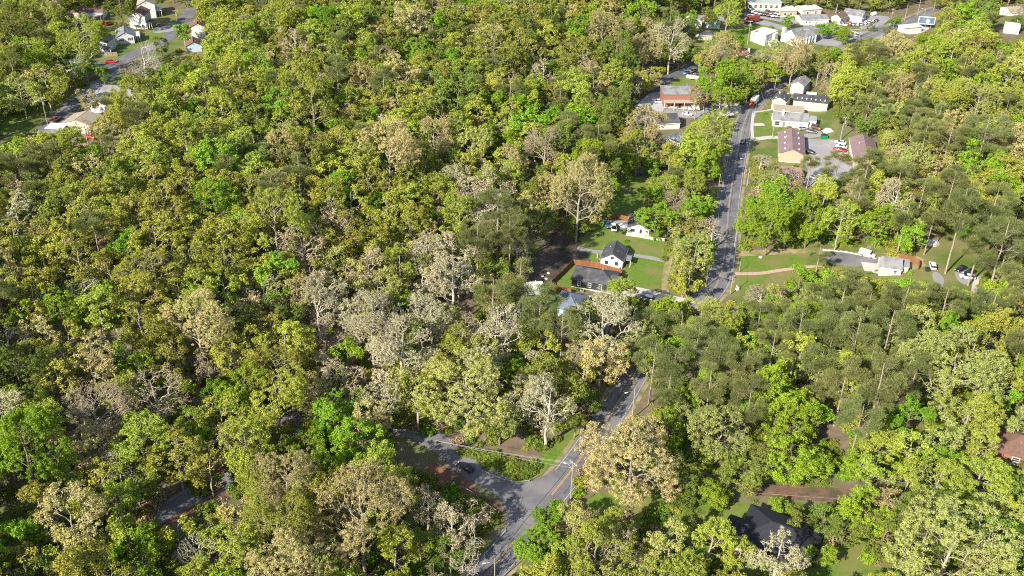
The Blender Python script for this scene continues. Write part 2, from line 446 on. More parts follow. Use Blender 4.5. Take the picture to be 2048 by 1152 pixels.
# sealed cracks in the old asphalt
M_seal = mat('tar_seal', (0.035, 0.035, 0.038), (0.06, 0.06, 0.062), 2.0)
rs = random.Random(3)
def seam(i0, n, u, wob):
    out = []
    for i in range(i0, min(i0 + n, len(main_line) - 1)):
        d = (main_line[i + 1] - main_line[i]).normalized(); u += rs.uniform(-wob, wob); u = max(-3.2, min(3.2, u))
        out.append(main_line[i] + Vector((d.y, -d.x)) * u)
    return out
for i0, n, u in ((8, 40, -.9), (40, 22, 1.6), (95, 30, .6), (110, 30, -1.8), (130, 26, 1.2), (20, 14, 2.4)):
    strip('sealed_crack', seam(i0, n, u, .12), .13, M_seal, .112, 0, 1)
for i0 in (14, 33, 52, 71, 100, 118, 127, 139, 150):
    c = main_line[i0]; d = (main_line[i0 + 1] - c).normalized(); q = Vector((d.y, -d.x)); a0, a1 = rs.uniform(-3.3, -1), rs.uniform(.5, 3.4)
    strip('sealed_crack', [c + q * (a0 + (a1 - a0) * t / 6) + d * rs.uniform(-.25, .25) for t in range(7)], .12, M_seal, .113, 0, 1)
for i0, u, w, n in ((27, 1.5, 2.2, 6), (104, -1.4, 2.0, 5), (122, 1.7, 2.6, 8)):
    strip('asphalt_patch', main_line[i0:i0 + n], w, M_asph_d, .108, u, 2)
# ------------------------------------------------------------------ buildings
M_sid = mat('white_siding', (0.62, 0.61, 0.595), (0.53, 0.52, 0.5), .5, rough=0.7, wave=('Z', 2.2))
M_cream = mat('cream_siding', (0.6, 0.53, 0.42), (0.52, 0.46, 0.36), 0.8, rough=0.75, wave=('Z', 2.2))
M_tan = mat('tan_brick', (0.48, 0.34, 0.25), (0.4, 0.28, 0.2), 2.5)
M_brick = mat('red_brick', (0.34, 0.14, 0.1), (0.24, 0.1, 0.075), 3.0)
M_black = mat('charcoal_siding', (0.03, 0.03, 0.033), (0.045, 0.045, 0.048), 1.0, rough=0.6, wave=('Z', 2.2))
M_blue = mat('pale_blue_siding', (0.42, 0.55, 0.66), (0.36, 0.48, 0.6), 1.0, wave=('Z', 2.2))
M_block = mat('pale_block', (0.6, 0.55, 0.45), (0.5, 0.45, 0.36), 1.5)
M_shk = mat('charcoal_shingle', (0.045, 0.045, 0.052), (0.075, 0.075, 0.085), 1.6, rough=0.9, bump=0.02, c3=(0.1, 0.1, 0.11), s3=0.35)
M_shg = mat('grey_shingle', (0.19, 0.19, 0.2), (0.26, 0.26, 0.265), 1.6, rough=0.9, bump=0.02, c3=(0.15, 0.15, 0.15), s3=0.4)
M_shb = mat('brown_shingle', (0.13, 0.075, 0.055), (0.19, 0.11, 0.085), 1.6, rough=0.9, bump=0.02)
M_sht = mat('tan_roof', (0.36, 0.31, 0.24), (0.28, 0.24, 0.18), 0.8, rough=0.8)
M_mauve = mat('mauve_metal', (0.27, 0.175, 0.175), (0.22, 0.145, 0.15), 0.4, rough=0.45, wave=('Y', 3.0), spec=0.5)
M_wroof = mat('white_roof', (0.58, 0.57, 0.56), (0.45, 0.44, 0.43), 0.5)
M_slate = mat('slate_blue_roof', (0.16, 0.19, 0.24), (0.1, 0.12, 0.16), 0.9, rough=0.8)
M_greenr = mat('green_grey_roof', (0.36, 0.42, 0.4), (0.28, 0.34, 0.33), 0.6)
M_glass = mat('window_glass', (0.03, 0.04, 0.05), (0.05, 0.06, 0.07), 0.5, rough=0.12, spec=0.6)
M_dark = mat('dark_trim', (0.02, 0.02, 0.022), (0.03, 0.03, 0.032), 1.0)
M_door = mat('door_paint', (0.2, 0.06, 0.045), (0.16, 0.05, 0.04), 1.0)
M_metal = mat('galvanised', (0.5, 0.5, 0.5), (0.42, 0.42, 0.43), 2.0, rough=0.45, metal=0.6)

FOOT = []          # building footprints (world circles) kept clear of trees
def house(name, label, cat, A, W, L, hw, yaw=0.0, B=None, ridge='d', roof='gable', rise=None, oh=0.4, wm=None, rm=None,
          wins=(), doors=(), chim=None, found=True, wfm=None, group=None, corner='fl', dz=0.0, shutters=False, vents=0):
    """A: picture point of the front-left wall foot; yaw: degrees, negative = turned clockwise"""
    a = at(*A, dz)
    if B:
        b = at(*B, dz); d = b - a
        yaw = math.degrees(math.atan2(d.y, d.x)); W = Vector((d.x, d.y)).length
    rz = R_(yaw); c, s = math.cos(rz), math.sin(rz)
    ox, oy = (W / 2, L / 2) if corner == 'fl' else (W / 2, -L / 2)
    cx, cy = a.x + ox * c - oy * s, a.y + ox * s + oy * c
    zs = [H(cx + x * c - y * s, cy + x * s + y * c) for x in (-W / 2, W / 2) for y in (-L / 2, L / 2)]
    z0 = (H(a.x, a.y) + sum(zs)) / 5 + 0.05
    root = empty(name, (cx, cy, z0), rz, label, cat, group)
    FOOT.append((cx, cy, W, L, rz))
    if ridge == 'd': hwid, hlen, fn = W / 2, L / 2, (lambda u, v, b: (u, b, v))
    else: hwid, hlen, fn = L / 2, W / 2, (lambda u, v, b: (b, -u, v))
    rise = rise if rise is not None else hwid * 0.5
    wm = wm or M_sid; rm = rm or M_shg
    wb = MB()
    if roof == 'gable':
        wb.prism([(-hwid, -1.2), (hwid, -1.2), (hwid, hw), (0, hw + rise), (-hwid, hw)], -hlen, hlen, fn)
    else:
        wb.box((0, 0, (hw - 1.2) / 2), (W, L, hw + 1.2))
    wb.build('wall', wm, root)
    rb = MB(); t = 0.16
    if roof == 'gable':
        k = rise / hwid
        for sg in (-1, 1):
            p = [(0, hw + rise + 0.02), (sg * (hwid + oh), hw - k * oh + 0.02), (sg * (hwid + oh), hw - k * oh + t), (0, hw + rise + t + 0.02)]
            if sg > 0: p = p[::-1]
            rb.prism(p, -hlen - oh * .7, hlen + oh * .7, fn)
    elif roof == 'hip':
        e = [fn(u, hw, b) for u, b in ((-hwid - oh, -hlen - oh), (hwid + oh, -hlen - oh), (hwid + oh, hlen + oh), (-hwid - oh, hlen + oh))]
        e2 = [(x, y, z + t) for x, y, z in e]
        ri = max(hlen - hwid, 0.0)
        r0, r1 = fn(0, hw + rise, -ri), fn(0, hw + rise, ri)
        n = 0
        for p in zip(e, e[1:] + e[:1], e2[1:] + e2[:1], e2): rb.poly(p)
        rb.poly([e2[0], e2[1], r0]); rb.poly([e2[1], e2[2], r1, r0]); rb.poly([e2[2], e2[3], r1]); rb.poly([e2[3], e2[0], r0, r1]); rb.poly(e[::-1])
    else:        # flat or single pitch towards the front
        p = [(-L / 2 - oh, hw + 0.03), (L / 2 + oh, hw + rise + 0.03), (L / 2 + oh, hw + rise + .25), (-L / 2 - oh, hw + .25)]
        rb.prism(p, -W / 2 - oh, W / 2 + oh, lambda u, v, b: (b, u, v))
        if rise > 0.3:
            wb2 = MB(); wb2.prism([(-L / 2 + .02, hw - .05), (L / 2 - .02, hw - .05), (L / 2 - .02, hw + rise)], -W / 2 + .02, W / 2 - .02, lambda u, v, b: (b, u, v)); wb2.build('wall_head', wm, root)
    ro = rb.build('roof', rm, root)
    if roof == 'gable':
        for sg in (-1, 1):
            f = MB()
            f.prism([(sg * (hwid + oh) - .06, hw - rise / hwid * oh - .1), (sg * (hwid + oh) + .06, hw - rise / hwid * oh - .1), (sg * (hwid + oh) + .06, hw - rise / hwid * oh + .1), (sg * (hwid + oh) - .06, hw - rise / hwid * oh + .1)], -hlen - oh * .7, hlen + oh * .7, fn)
            f.build('gutter', M_white, ro)
        rc = MB(); rc.prism([(-.16, hw + rise + t), (.16, hw + rise + t), (0, hw + rise + t + .1)], -hlen - oh * .7, hlen + oh * .7, fn); rc.build('ridge_cap', rm, ro)
    if roof in ('gable', 'hip') and W > 5:
        for u, b in ((-.45, .3), (.4, -.25)):
            x, y, z = fn(hwid * u, hw + rise * (1 - abs(u)), hlen * b)
            if roof == 'hip' and hlen < hwid: continue
            MB().tube((x, y, z - .1), (x, y, z + .55), .11, .11, 6).build('roof_pipe', M_white if u < 0 else M_metal, ro)
    if roof == 'gable':
        for sx in (-1, 1):
            for sy in (-1, 1):
                MB().box((sx * (W / 2 + .01), sy * (L / 2 + .01), hw / 2 - .05), (.18, .18, hw + .1)).build('corner_board', M_white if wm is not M_tan else wm, root)
        x, y, z = fn(0, hw + rise * .45, -hlen - .03)
        if ridge == 'd' and name not in ('church', 'cottage'): MB().box((x, y, z), (.6, .06, .5)).build('gable_vent', M_metal, root)
    if vents:
        for i in range(vents):
            for sg in (-1, 1):
                u = sg * hwid * .6; v = hw + rise * .4 + t
                b = -hlen * .8 + 1.6 * hlen * i / max(vents - 1, 1) + (0.5 if sg > 0 else 0)
                x, y, z = fn(u, v, b)
                MB().box((x, y, z + .1), (.55, .55, .4)).build('roof_vent', M_white, ro)
    if chim:
        MB().box((chim[0], chim[1], hw + rise * .5 + .8), (.8, .8, rise + 1.6)).build('chimney', chim[2], ro)
    if found:
        MB().box((0, 0, -.35), (W + .12, L + .12, 1.3)).build('foundation', M_block, root)
    def face(fc, u, z, w, h, d):
        if fc == 'f': return (u, -L / 2 - d / 2, z), (w, d, h), 0
        if fc == 'b': return (u, L / 2 + d / 2, z), (w, d, h), 0
        if fc == 'l': return (-W / 2 - d / 2, u, z), (d, w, h), 0
        return (W / 2 + d / 2, u, z), (d, w, h), 0
    for fc, u, z, w, h in wins:
        fr = MB()
        for du, dz_, ww, hh in ((-w / 2, 0, .1, h + .2), (w / 2, 0, .1, h + .2), (0, -h / 2, w - .1, .1), (0, h / 2, w - .1, .1), (0, 0, w - .1, .06)):
            cc, dd, r = face(fc, u + du, z + dz_, ww, hh, .10); fr.box(cc, dd)
        win = fr.build('window', wfm or M_white, root)
        cc, dd, r = face(fc, u, z, w - .06, h - .06, .05)
        MB().box(cc, dd).build('pane', M_glass, win)
        if shutters:
            for sg in (-1, 1):
                cc, dd, r = face(fc, u + sg * (w / 2 + .28), z, .4, h + .1, .07)
                MB().box(cc, dd).build('shutter', M_dark, win)
    for fc, u, m in doors:
        cc, dd, r = face(fc, u, 1.03, 1.0, 2.06, .08)
        dr = MB().box(cc, dd).build('door', m, root)
        cc, dd, r = face(fc, u + .35, 1.0, .1, .14, .16)
        MB().box(cc, dd).build('handle', M_metal, dr)
    root['_w'], root['_l'] = W, L
    return root
def porch(root, x0, x1, y0, y1, h, m, post=M_white, n=2, drop=0.0, name='porch_roof'):
    p = MB(); p.prism([(y0, h), (y1, h + drop), (y1, h + drop + .15), (y0, h + .15)], x0, x1, lambda u, v, b: (b, u, v))
    p.build(name, m, root)
    for i in range(n):
        x = x0 + .15 + (x1 - x0 - .3) * i / max(n - 1, 1)
        MB().box((x, y0 + .15, (h - 1) / 2), (.16, .16, h + 1)).build('post', post, root)
def row(fc, us, zs, w=1.0, h=1.3): return [(fc, u, z, w, h) for u in us for z in zs]

# hill street, top left
h = house('house', 'tall white two-storey house with brown gable roof and red porch on the hill street', 'house', (261.5, 57.4), 0, 9.5, 6.2, B=(292.8, 58.5), rm=M_shb, wins=row('r', (-1.5, 2), (1.6, 4.6)))
porch(h, 3.9, 6.4, -4.6, 1.0, 2.6, M_shk, n=3); MB().box((4.6, -3.2, .6), (1.0, 1.5, 1.6)).build('red_railing', M_door, h)
porch(h, -2.5, 2.2, -6.4, -4.7, 2.1, M_white, n=3, name='rear_deck')
h = house('house', 'white two-storey house with grey brown roof, behind the one with red porch', 'house', (279, 36.5), 0, 9.5, 6.2, B=(312.8, 35.4), rm=M_sht, wins=row('r', (-2, 2), (1.6, 4.6)))
porch(h, 4.1, 6.6, -3.5, 3.5, 2.7, M_white, n=3)
h = house('house', 'low white house with grey gable roof and two dark shuttered windows', 'house', (236.4, 88.7), 0, 11, 3.3, B=(269.2, 86.6), rm=M_shg, wins=[('f', -1.9, 2.0, 1.0, 1.2), ('f', 2.0, 2.0, 1.0, 1.2), ('r', -2, 1.8, 1, 1.2)], shutters=True)
porch(h, 4.0, 6.2, -4, 2.5, 2.5, M_white, n=3); MB().box((4.4, -1.5, .9), (.2, 4.5, 1.2)).build('red_railing', M_door, h)
h = house('house', 'narrow white house with small twin windows and a dark porch roof', 'house', (201, 105), 0, 8, 4.4, B=(216.5, 106), rm=M_shk, wins=[('f', -.8, 3.4, .7, 1.2), ('f', .8, 3.4, .7, 1.2)], rise=1.3)
porch(h, .2, 4.6, -6.8, -4.1, 2.4, M_shk, n=3, drop=.7)
house('house', 'white house with brown roof half hidden by trees, right of the hill street', 'house', (384, 81), 0, 8, 6.0, B=(412, 80), rm=M_shb, rise=1.6, wins=row('l', (-1, 2), (1.5, 4.3)))
house('house', 'low blue house with brown gable roof among trees above the wooden fence', 'house', (374, 105), 0, 8, 2.8, B=(404, 103), wm=M_blue, rm=M_shb, wins=[('f', -1.5, 1.6, 1, 1.1)])
h = house('house', 'long pale house with brown roof at the back of the lawn', 'house', (150, 38), 0, 8, 3.0, B=(207, 38), ridge='f', rm=M_shb, rise=1.6, wins=row('f', (-4, -1.5, 2, 5), (1.7,)))
porch(h, 0, 6.5, -7.5, -4.1, 2.2, M_wroof, n=3)
house('house', 'long low house with ribbed grey roof beside the bend of the hill street', 'house', (180, 205), 0, 9, 2.8, B=(320, 207), ridge='f', rm=M_shg, rise=2.4, wins=row('f', (-11, -5, 4), (1.6,)), chim=(9, 1, M_brick))
house('house', 'white gabled house under trees, in front of the long grey roof', 'house', (170, 224), 0, 9, 3.2, B=(216, 227), rm=M_shg, rise=1.6, wins=[('f', 2.5, 1.8, 1, 1.2)])
h = house('house', 'cream gabled house nearest the street, crossed by bare branches', 'house', (129, 264), 0, 9, 3.4, B=(182, 268), wm=M_cream, rm=M_sht, rise=1.4, wins=[('f', -3, 1.7, 1, 1.2)])
house('carport', 'flat white roofed carport with dark side wall and red corner post', 'carport', (95, 271), 0, 4.5, 2.5, B=(127, 272), roof='flat', rise=.1, wm=M_shg, rm=M_wroof, found=False)
house('house', 'white house behind the big yellow green tree, mostly hidden', 'house', (114, 146), 0, 8, 3.0, B=(150, 148), rm=M_wroof, rise=1.4)
# centre
h = house('cottage', 'white cottage with dark gable roof and two dark framed windows on a green lawn', 'house', (1201.3, 531.5), 0, 9.0, 2.9, B=(1243.3, 538.5), rm=M_shk, rise=2.1, oh=.5, wfm=M_dark,
          wins=[('f', -1.7, 1.6, .95, 1.15), ('f', 1.6, 1.6, .95, 1.15), ('f', -.15, 3.5, .35, .6), ('f', .35, 3.5, .35, .6), ('r', 2.5, 1.5, 1, 1.2)])
porch(h, 3.6, 6.0, -2.6, 1.0, 2.2, M_shg, n=2); porch(h, -5.6, -3.6, -.5, 2.0, 2.0, M_shg, n=2, name='rear_porch_roof')
MB().box((2.2, -5.2, .3), (1.4, 1.2, .9)).build('steps', M_conc, h)
h = house('house', 'black house with charcoal hip roof and three white windows inside orange fence', 'house', (1142.5, 573.5), 13.4, 8.5, 2.9, yaw=-15, ridge='f', roof='hip', wm=M_black, rm=M_shk, rise=2.4, oh=.4,
          wins=[('f', -4.3, 1.75, .95, 1.5), ('f', -.9, 1.75, .95, 1.5), ('f', 2.6, 1.75, .95, 1.5)])
hb = MB(); hb.prism([(-2.3, 2.95), (0, 4.6), (2.3, 2.95), (2.3, 2.8), (-2.3, 2.8)], 5.2, 8.4, lambda u, v, b: (b, u - .6, v)); hb.build('porch_roof', M_shk, h)
for y in (-2.7, 1.5): MB().box((8.1, y, 1.2), (.2, .2, 3.3)).build('post', M_dark, h)
h = house('house', 'small white twin gabled house behind a pale block wall and lime tree', 'house', (1255, 466), 0, 9, 2.4, B=(1297, 471.5), rm=M_shk, rise=1.5, wins=[('f', -2, 1.3, 1.3, .9), ('f', .8, 1.2, .6, 1.4)], wfm=M_dark)
house('house', 'house with slate blue hip roof half hidden behind dark pines', 'house', (1103, 628), 8.5, 9.5, 2.8, yaw=-22, roof='hip', wm=M_blue, rm=M_slate, rise=3.0)
house('shed', 'small pale shed with dappled roof beside the dirt yard', 'shed', (1050, 589), 5.5, 4.0, 2.1, yaw=8, ridge='f', wm=M_blue, rm=M_wroof, rise=1.0)  # bluish light on the gable is put into the wall colour
# around the brick building
h = house('brick_building', 'two-storey red brick building with grey hip roof and lower front roof', 'building', (1327, 215.6), 0, 11, 6.4, B=(1404, 219), ridge='f', roof='hip', wm=M_brick, rm=M_shg, rise=2.0,
          wins=[('f', 7.2, 5.0, .9, 1.1), ('f', -5, 1.5, 1.4, 1.5), ('f', 2, 1.5, 1.4, 1.5)], doors=[('f', -1.5, M_dark)])
porch(h, -9.2, 9.0, -8.0, -5.5, 3.2, M_sht, n=5, drop=.5, name='front_roof')
h = house('house', 'low charcoal roofed house with pale gable end below the brick building', 'house', (1314, 259), 0, 10, 2.6, B=(1358, 258), ridge='f', rm=M_shk, rise=2.2, wins=[('r', -2, 1.4, .9, 1.5)], doors=[('r', 1, M_dark)])
house('shed', 'little white roofed shed in dappled shade under the trees', 'shed', (1332, 287), 6, 6, 2.0, yaw=-30, rm=M_wroof, rise=1.0)
house('shed', 'tiny pale blue hut at the wood edge, left of the tan tree', 'shed', (1246, 294), 2.6, 3, 1.9, wm=M_blue, rm=M_wroof, rise=.5)
# right of the road
h = house('motel_building', 'tan brick motel block with mauve metal roof, left of the parking lot', 'building', (1557, 323), 9.2, 22, 3.8, yaw=-12, wm=M_tan, rm=M_mauve, rise=2.0, oh=.7, vents=4,
          wins=row('r', (-8, -4, 0, 4, 8), (1.6,), 1.4, 1.2) + row('l', (-8, -4, 0, 4, 8), (1.6,), 1.4, 1.2))
porch(h, 4.7, 7.3, -11, -8.4, 2.3, M_tan, n=2, post=M_tan, name='entrance_roof')
h = house('motel_building', 'tan brick motel block with mauve metal roof, right of the parking lot', 'building', (1707, 342), 8.6, 23, 3.5, yaw=-11, wm=M_tan, rm=M_mauve, rise=2.0, oh=.7,
          wins=row('l', (-9, -6, -3, 0, 3, 6, 9), (1.5,), 1.2, 1.2), doors=[('l', u, M_white) for u in (-7.5, -1.5, 4.5)])
h = house('house', 'long white house with dark grey roof and small square windows', 'house', (1545.3, 252.5), 14.6, 8.0, 2.9, yaw=-8, ridge='f', rm=M_shg, rise=2.2,
          wins=[('f', u, 1.7, .6, .7) for u in (-.4, .7, 1.8, 4.2, 5.2)] + [('f', -5.6, 1.4, 2.0, 1.8)], chim=(-3.4, -1.4, M_white), doors=[('f', -2.8, M_shg)])
h = house('annex', 'small white annex with grey roof at right end of long white house', 'house', (1616, 254.5), 2.9, 5.0, 2.9, yaw=-8, ridge='f', rm=M_shg, rise=1.2, wins=[('f', 0, 1.7, .8, 1)])
house('outbuilding', 'low building with tan corrugated roof behind the long white house', 'shed', (1547, 232), 12.5, 5.0, 2.8, yaw=-9, roof='flat', rise=.5, rm=M_sht, wm=M_white)
house('house', 'cream gabled block with charcoal roof beside the road', 'house', (1542.6, 217.5), 6.0, 9, 4.4, yaw=-25, wm=M_cream, rm=M_shk, rise=1.5, vents=2, wins=row('r', (-2.5, 0, 2.5), (1.5, 3.3), .9, .9))
house('house', 'cream gabled block with dark grey roof nearest the wood', 'house', (1580, 186.5), 5.8, 10, 4.7, yaw=-30, wm=M_cream, rm=M_shg, rise=1.4, wins=row('r', (-3, 0, 3), (1.5, 3.5), .9, .9))
h = house('apartment_block', 'long cream block with low dark roof and white roof vents', 'building', (1584.8, 219.5), 14.8, 5.6, 4.2, yaw=-13, wm=M_cream, rm=M_shk, roof='flat', rise=1.0)
for i in range(7): MB().box((-6 + 2 * i, -1.6 + .3 * (i % 2), 5.0), (.35, .35, .7)).build('roof_vent', M_white, h)
house('house', 'low house with mauve roof behind a bare purple tree', 'house', (1553, 361), 8.6, 7.5, 2.8, yaw=-12, ridge='f', wm=M_tan, rm=M_mauve, rise=1.6)
h = house('house', 'cream house with streaked grey shingle roof on the orange clay terrace', 'house', (1757, 552), 6.2, 6.0, 3.1, yaw=-13, ridge='f', wm=M_cream, rm=M_shg, rise=1.9, wins=[('f', 1.5, 1.7, 1, 1.1)])
ab = MB(); ab.box((4.3, .6, .95), (2.3, 3.6, 4.2)); ab.build('side_room', M_cream, h)
ab = MB(); ab.prism([(-1.9, 3.05), (1.9, 3.75), (1.9, 3.9), (-1.9, 3.2)], 3.2, 5.8, lambda u, v, b: (b, u + .6, v)); ab.build('side_roof', M_shg, h)
house('brick_house', 'red brick house with dark brown hip roof at the right edge', 'house', (1985, 921), 13, 10, 2.7, yaw=-24, ridge='f', roof='hip', wm=M_brick, rm=M_shb, rise=2.6, oh=.6, wins=[('f', -2, 1.5, 1.6, 1.2), ('f', 2.5, 1.5, 1.2, 1.2)], chim=(3.5, 1, M_brick))
h = house('house', 'large house with black hip roof on the dark lawn, bottom right', 'house', (1503, 1022), 15.5, 11, 2.9, yaw=-27, ridge='f', roof='hip', wm=M_black, rm=mat('black_shingle', (0.018, 0.019, 0.024), (0.03, 0.03, 0.036), 1.6, rough=.8, bump=.02), rise=2.8, oh=.5, corner='rl', dz=2.9)
hb = MB(); hb.prism([(-3, 2.9), (0, 4.6), (3, 2.9), (3, 2.75), (-3, 2.75)], -11.2, -4.6, lambda u, v, b: (b, u - 2.2, v)); hb.build('wing_roof', bpy.data.materials['black_shingle'], h)
MB().box((-8.1, -2.2, 1.0), (5.6, 5.0, 4.1)).build('wing_wall', M_black, h)
# church and shops, top right
h = house('church', 'white church with grey gable roof, corner tower and buttressed side', 'church', (1566, 83), 8.5, 16, 4.4, yaw=-55, rm=M_shg, rise=3.4, oh=.3, wins=row('r', (-6, -3.6, -1.2, 1.2, 3.6, 6), (2.2,), .8, 2.2))
MB().box((-4.6, -8.2, 3.4), (1.4, 1.4, 8.8)).build('tower', M_white, h)
for u in (-7.2, -4.8, -2.4, 0, 2.4, 4.8, 7.2): MB().box((4.5, u, 1.7), (.7, .5, 4.2)).build('buttress', M_white, h)
pb = MB(); pb.prism([(-1.8, -1), (1.8, -1), (1.8, 2.6), (0, 4.0), (-1.8, 2.6)], 4.2, 6.4, lambda u, v, b: (b, u - 5.6, v)); pb.build('entrance_porch', M_block, h)
h = house('church_hall', 'flat roofed white hall left of the church', 'building', (1499.5, 81), 9, 12.5, 4.8, yaw=-42, roof='flat', rise=.05, rm=M_wroof, oh=.1, wins=row('f', (-2, 0, 1.2, 2.4), (3.4,), .6, .8) + row('r', (-4.5, -2, 1, 4), (1.3, 3.5), .9, 1.1))
MB().box((5.2, 2.5, 1.9), (1.6, 3.2, 5.4)).build('stair_block', M_sid, h)
house('shed', 'small white shed on grass in front of the church hall', 'shed', (1536, 91), 2.6, 4.6, 2.1, yaw=-55, rm=M_wroof, rise=.7)
house('shop_row', 'long shop row with flat pale roof at the wood edge, top', 'shops', (1494.6, 16), 0, 9, 3.6, B=(1560, 27), roof='flat', rise=.4, rm=M_greenr, wm=M_block, wins=row('f', (-8, -5, -2, 1, 4, 7), (1.5,), 1.6, 1.7))
house('shop', 'brick shop with white fascia next to the shop row', 'shop', (1560, 33), 0, 8, 3.0, B=(1592, 36), roof='flat', rise=.3, rm=M_wroof, wm=M_tan, wins=row('f', (-2, 1.5), (1.4,), 1.5, 1.5))
house('shop', 'shop with wide flat white roof below the wood', 'shop', (1604, 33), 0, 8, 3.2, B=(1641, 33), roof='flat', rise=.3, rm=M_wroof, wm=M_block, wins=row('f', (-3, 2.5), (1.5,), 1.4, 1.4))
house('shop', 'low white shop with grey pitched roof and small windows', 'shop', (1602, 50), 0, 9, 3.0, B=(1655, 53), ridge='f', rm=M_shg, rise=1.4, wins=row('f', (-5, -3), (1.6,), .9, 1))
house('house', 'white gabled house with brown roof between the shops', 'house', (1662, 43), 0, 8, 3.2, B=(1679, 49), rm=M_shb, rise=1.6)
h = house('workshop', 'long white workshop with grey gable roof by the paved yard', 'workshop', (1684, 38), 0, 11, 3.0, B=(1722, 46), ridge='f', rm=M_shg, rise=1.9, vents=2)
house('house', 'pale blue house with dark roof at the edge of church green', 'house', (1418, 58), 0, 8, 3.0, B=(1439, 57), wm=M_blue, rm=M_shb, rise=1.6, wins=row('f', (-1.4, 1.4), (1.6,), .9, 1.1))
house('house', 'white house with pale roof left of the pale blue house', 'house', (1377, 54), 0, 8, 2.8, B=(1402, 58), rm=M_wroof, rise=1.6, wins=[('f', 1, 1.6, .9, 1)])
house('outbuilding', 'small white block building beside the bare street, top', 'shed', (1307, 27), 0, 6, 2.6, B=(1326, 27), roof='flat', rise=.2, rm=M_wroof)
house('outbuilding', 'low dark roofed outbuilding on the near side of church green', 'shed', (1398, 80), 0, 6, 2.3, B=(1423, 81), ridge='f', rm=M_shk, wm=M_block, rise=1.2)
house('house', 'house with red brown roof and white chimney below the church shed', 'house', (1480, 127), 0, 8, 2.8, B=(1510, 128), wm=M_block, rm=mat('rust_roof', (0.17, 0.065, 0.05), (0.11, 0.05, 0.04), .9), rise=2, chim=(1, 0, M_white))
house('shop', 'flat white roofed shop under the blue billboard', 'shop', (1806, 67), 0, 5, 2.8, B=(1842, 64), roof='flat', rise=.2, rm=M_wroof)
house('house', 'pale house with tan roof on the far right hillside', 'house', (1998, 30), 0, 8, 2.9, B=(2022, 32), wm=M_sid, rm=M_sht, rise=1.6, wins=row('f', (-2, 2), (1.5,), .9, 1))
house('house', 'white house with grey green roof at the right edge', 'house', (2006, 66), 0, 8, 2.9, B=(2036, 69), ridge='f', rm=M_greenr, rise=1.8)

# air conditioners standing against house walls
for lab, (x, y) in (('grey air conditioner beside the black house', (1164, 584)), ('grey air conditioner at the left corner of the white cottage', (1197, 527)), ('grey air conditioner behind the left motel block', (1607, 300)),
                    ('grey air conditioner in front of the long white house annex', (1622, 258)), ('grey air conditioner by the low white shuttered house', (232, 87)), ('grey air conditioner on the terrace by the cream house', (1752, 545))):
    p = at(x, y); o = empty('air_conditioner', p, .2, lab, 'air conditioner')
    MB().box((0, 0, .45), (.9, .9, .8)).build('casing', M_metal, o); MB().tube((0, 0, .84), (0, 0, .9), .34, .34, 10).build('fan_grille', M_dark, o)
import re
# ------------------------------------------------------------------ trees: meshes
def segs_geo(P0, P1, R0, R1, k):
    n = len(P0)
    d = P1 - P0; d /= np.linalg.norm(d, axis=1)[:, None] + 1e-9
    ref = np.where(np.abs(d[:, 2:3]) > .9, np.array([[1., 0, 0]]), np.array([[0, 0, 1.]]))
    a = np.cross(d, ref); a /= np.linalg.norm(a, axis=1)[:, None]; b = np.cross(d, a)
    t = np.arange(k) * 2 * np.pi / k
    ring = a[:, None] * np.cos(t)[None, :, None] + b[:, None] * np.sin(t)[None, :, None]
    v = np.concatenate([P0[:, None] + ring * R0[:, None, None], P1[:, None] + ring * R1[:, None, None]], 1).reshape(-1, 3)
    base = (np.arange(n) * 2 * k)[:, None]; i = np.arange(k)[None]; j = (i + 1) % k
    f = np.stack([base + i, base + j, base + k + j, base + k + i], 2).reshape(-1, 4)
    return v, f
def segs_mesh(name, P0, P1, R0, R1, k, m):
    v, f = segs_geo(P0, P1, R0, R1, k)
    return raw_mesh(name, v, f, m, smooth=True)
def raw_mesh(name, v, f, m, tint=None, smooth=False):
    me = bpy.data.meshes.new(name); k = f.shape[1]; nf = len(f)
    me.vertices.add(len(v)); me.vertices.foreach_set('co', v.astype(np.float32).ravel())
    me.loops.add(nf * k); me.loops.foreach_set('vertex_index', f.astype(np.int32).ravel())
    me.polygons.add(nf); me.polygons.foreach_set('loop_start', np.arange(0, nf * k, k, dtype=np.int32))
    if smooth: me.polygons.foreach_set('use_smooth', np.ones(nf, bool))
    me.materials.append(m)
    me.update(calc_edges=True)
    if tint is not None:
        a = me.attributes.new('tint', 'FLOAT', 'FACE'); a.data.foreach_set('value', tint.astype(np.float32))
    return me
def unit(v): return v / (np.linalg.norm(v, axis=-1, keepdims=True) + 1e-9)

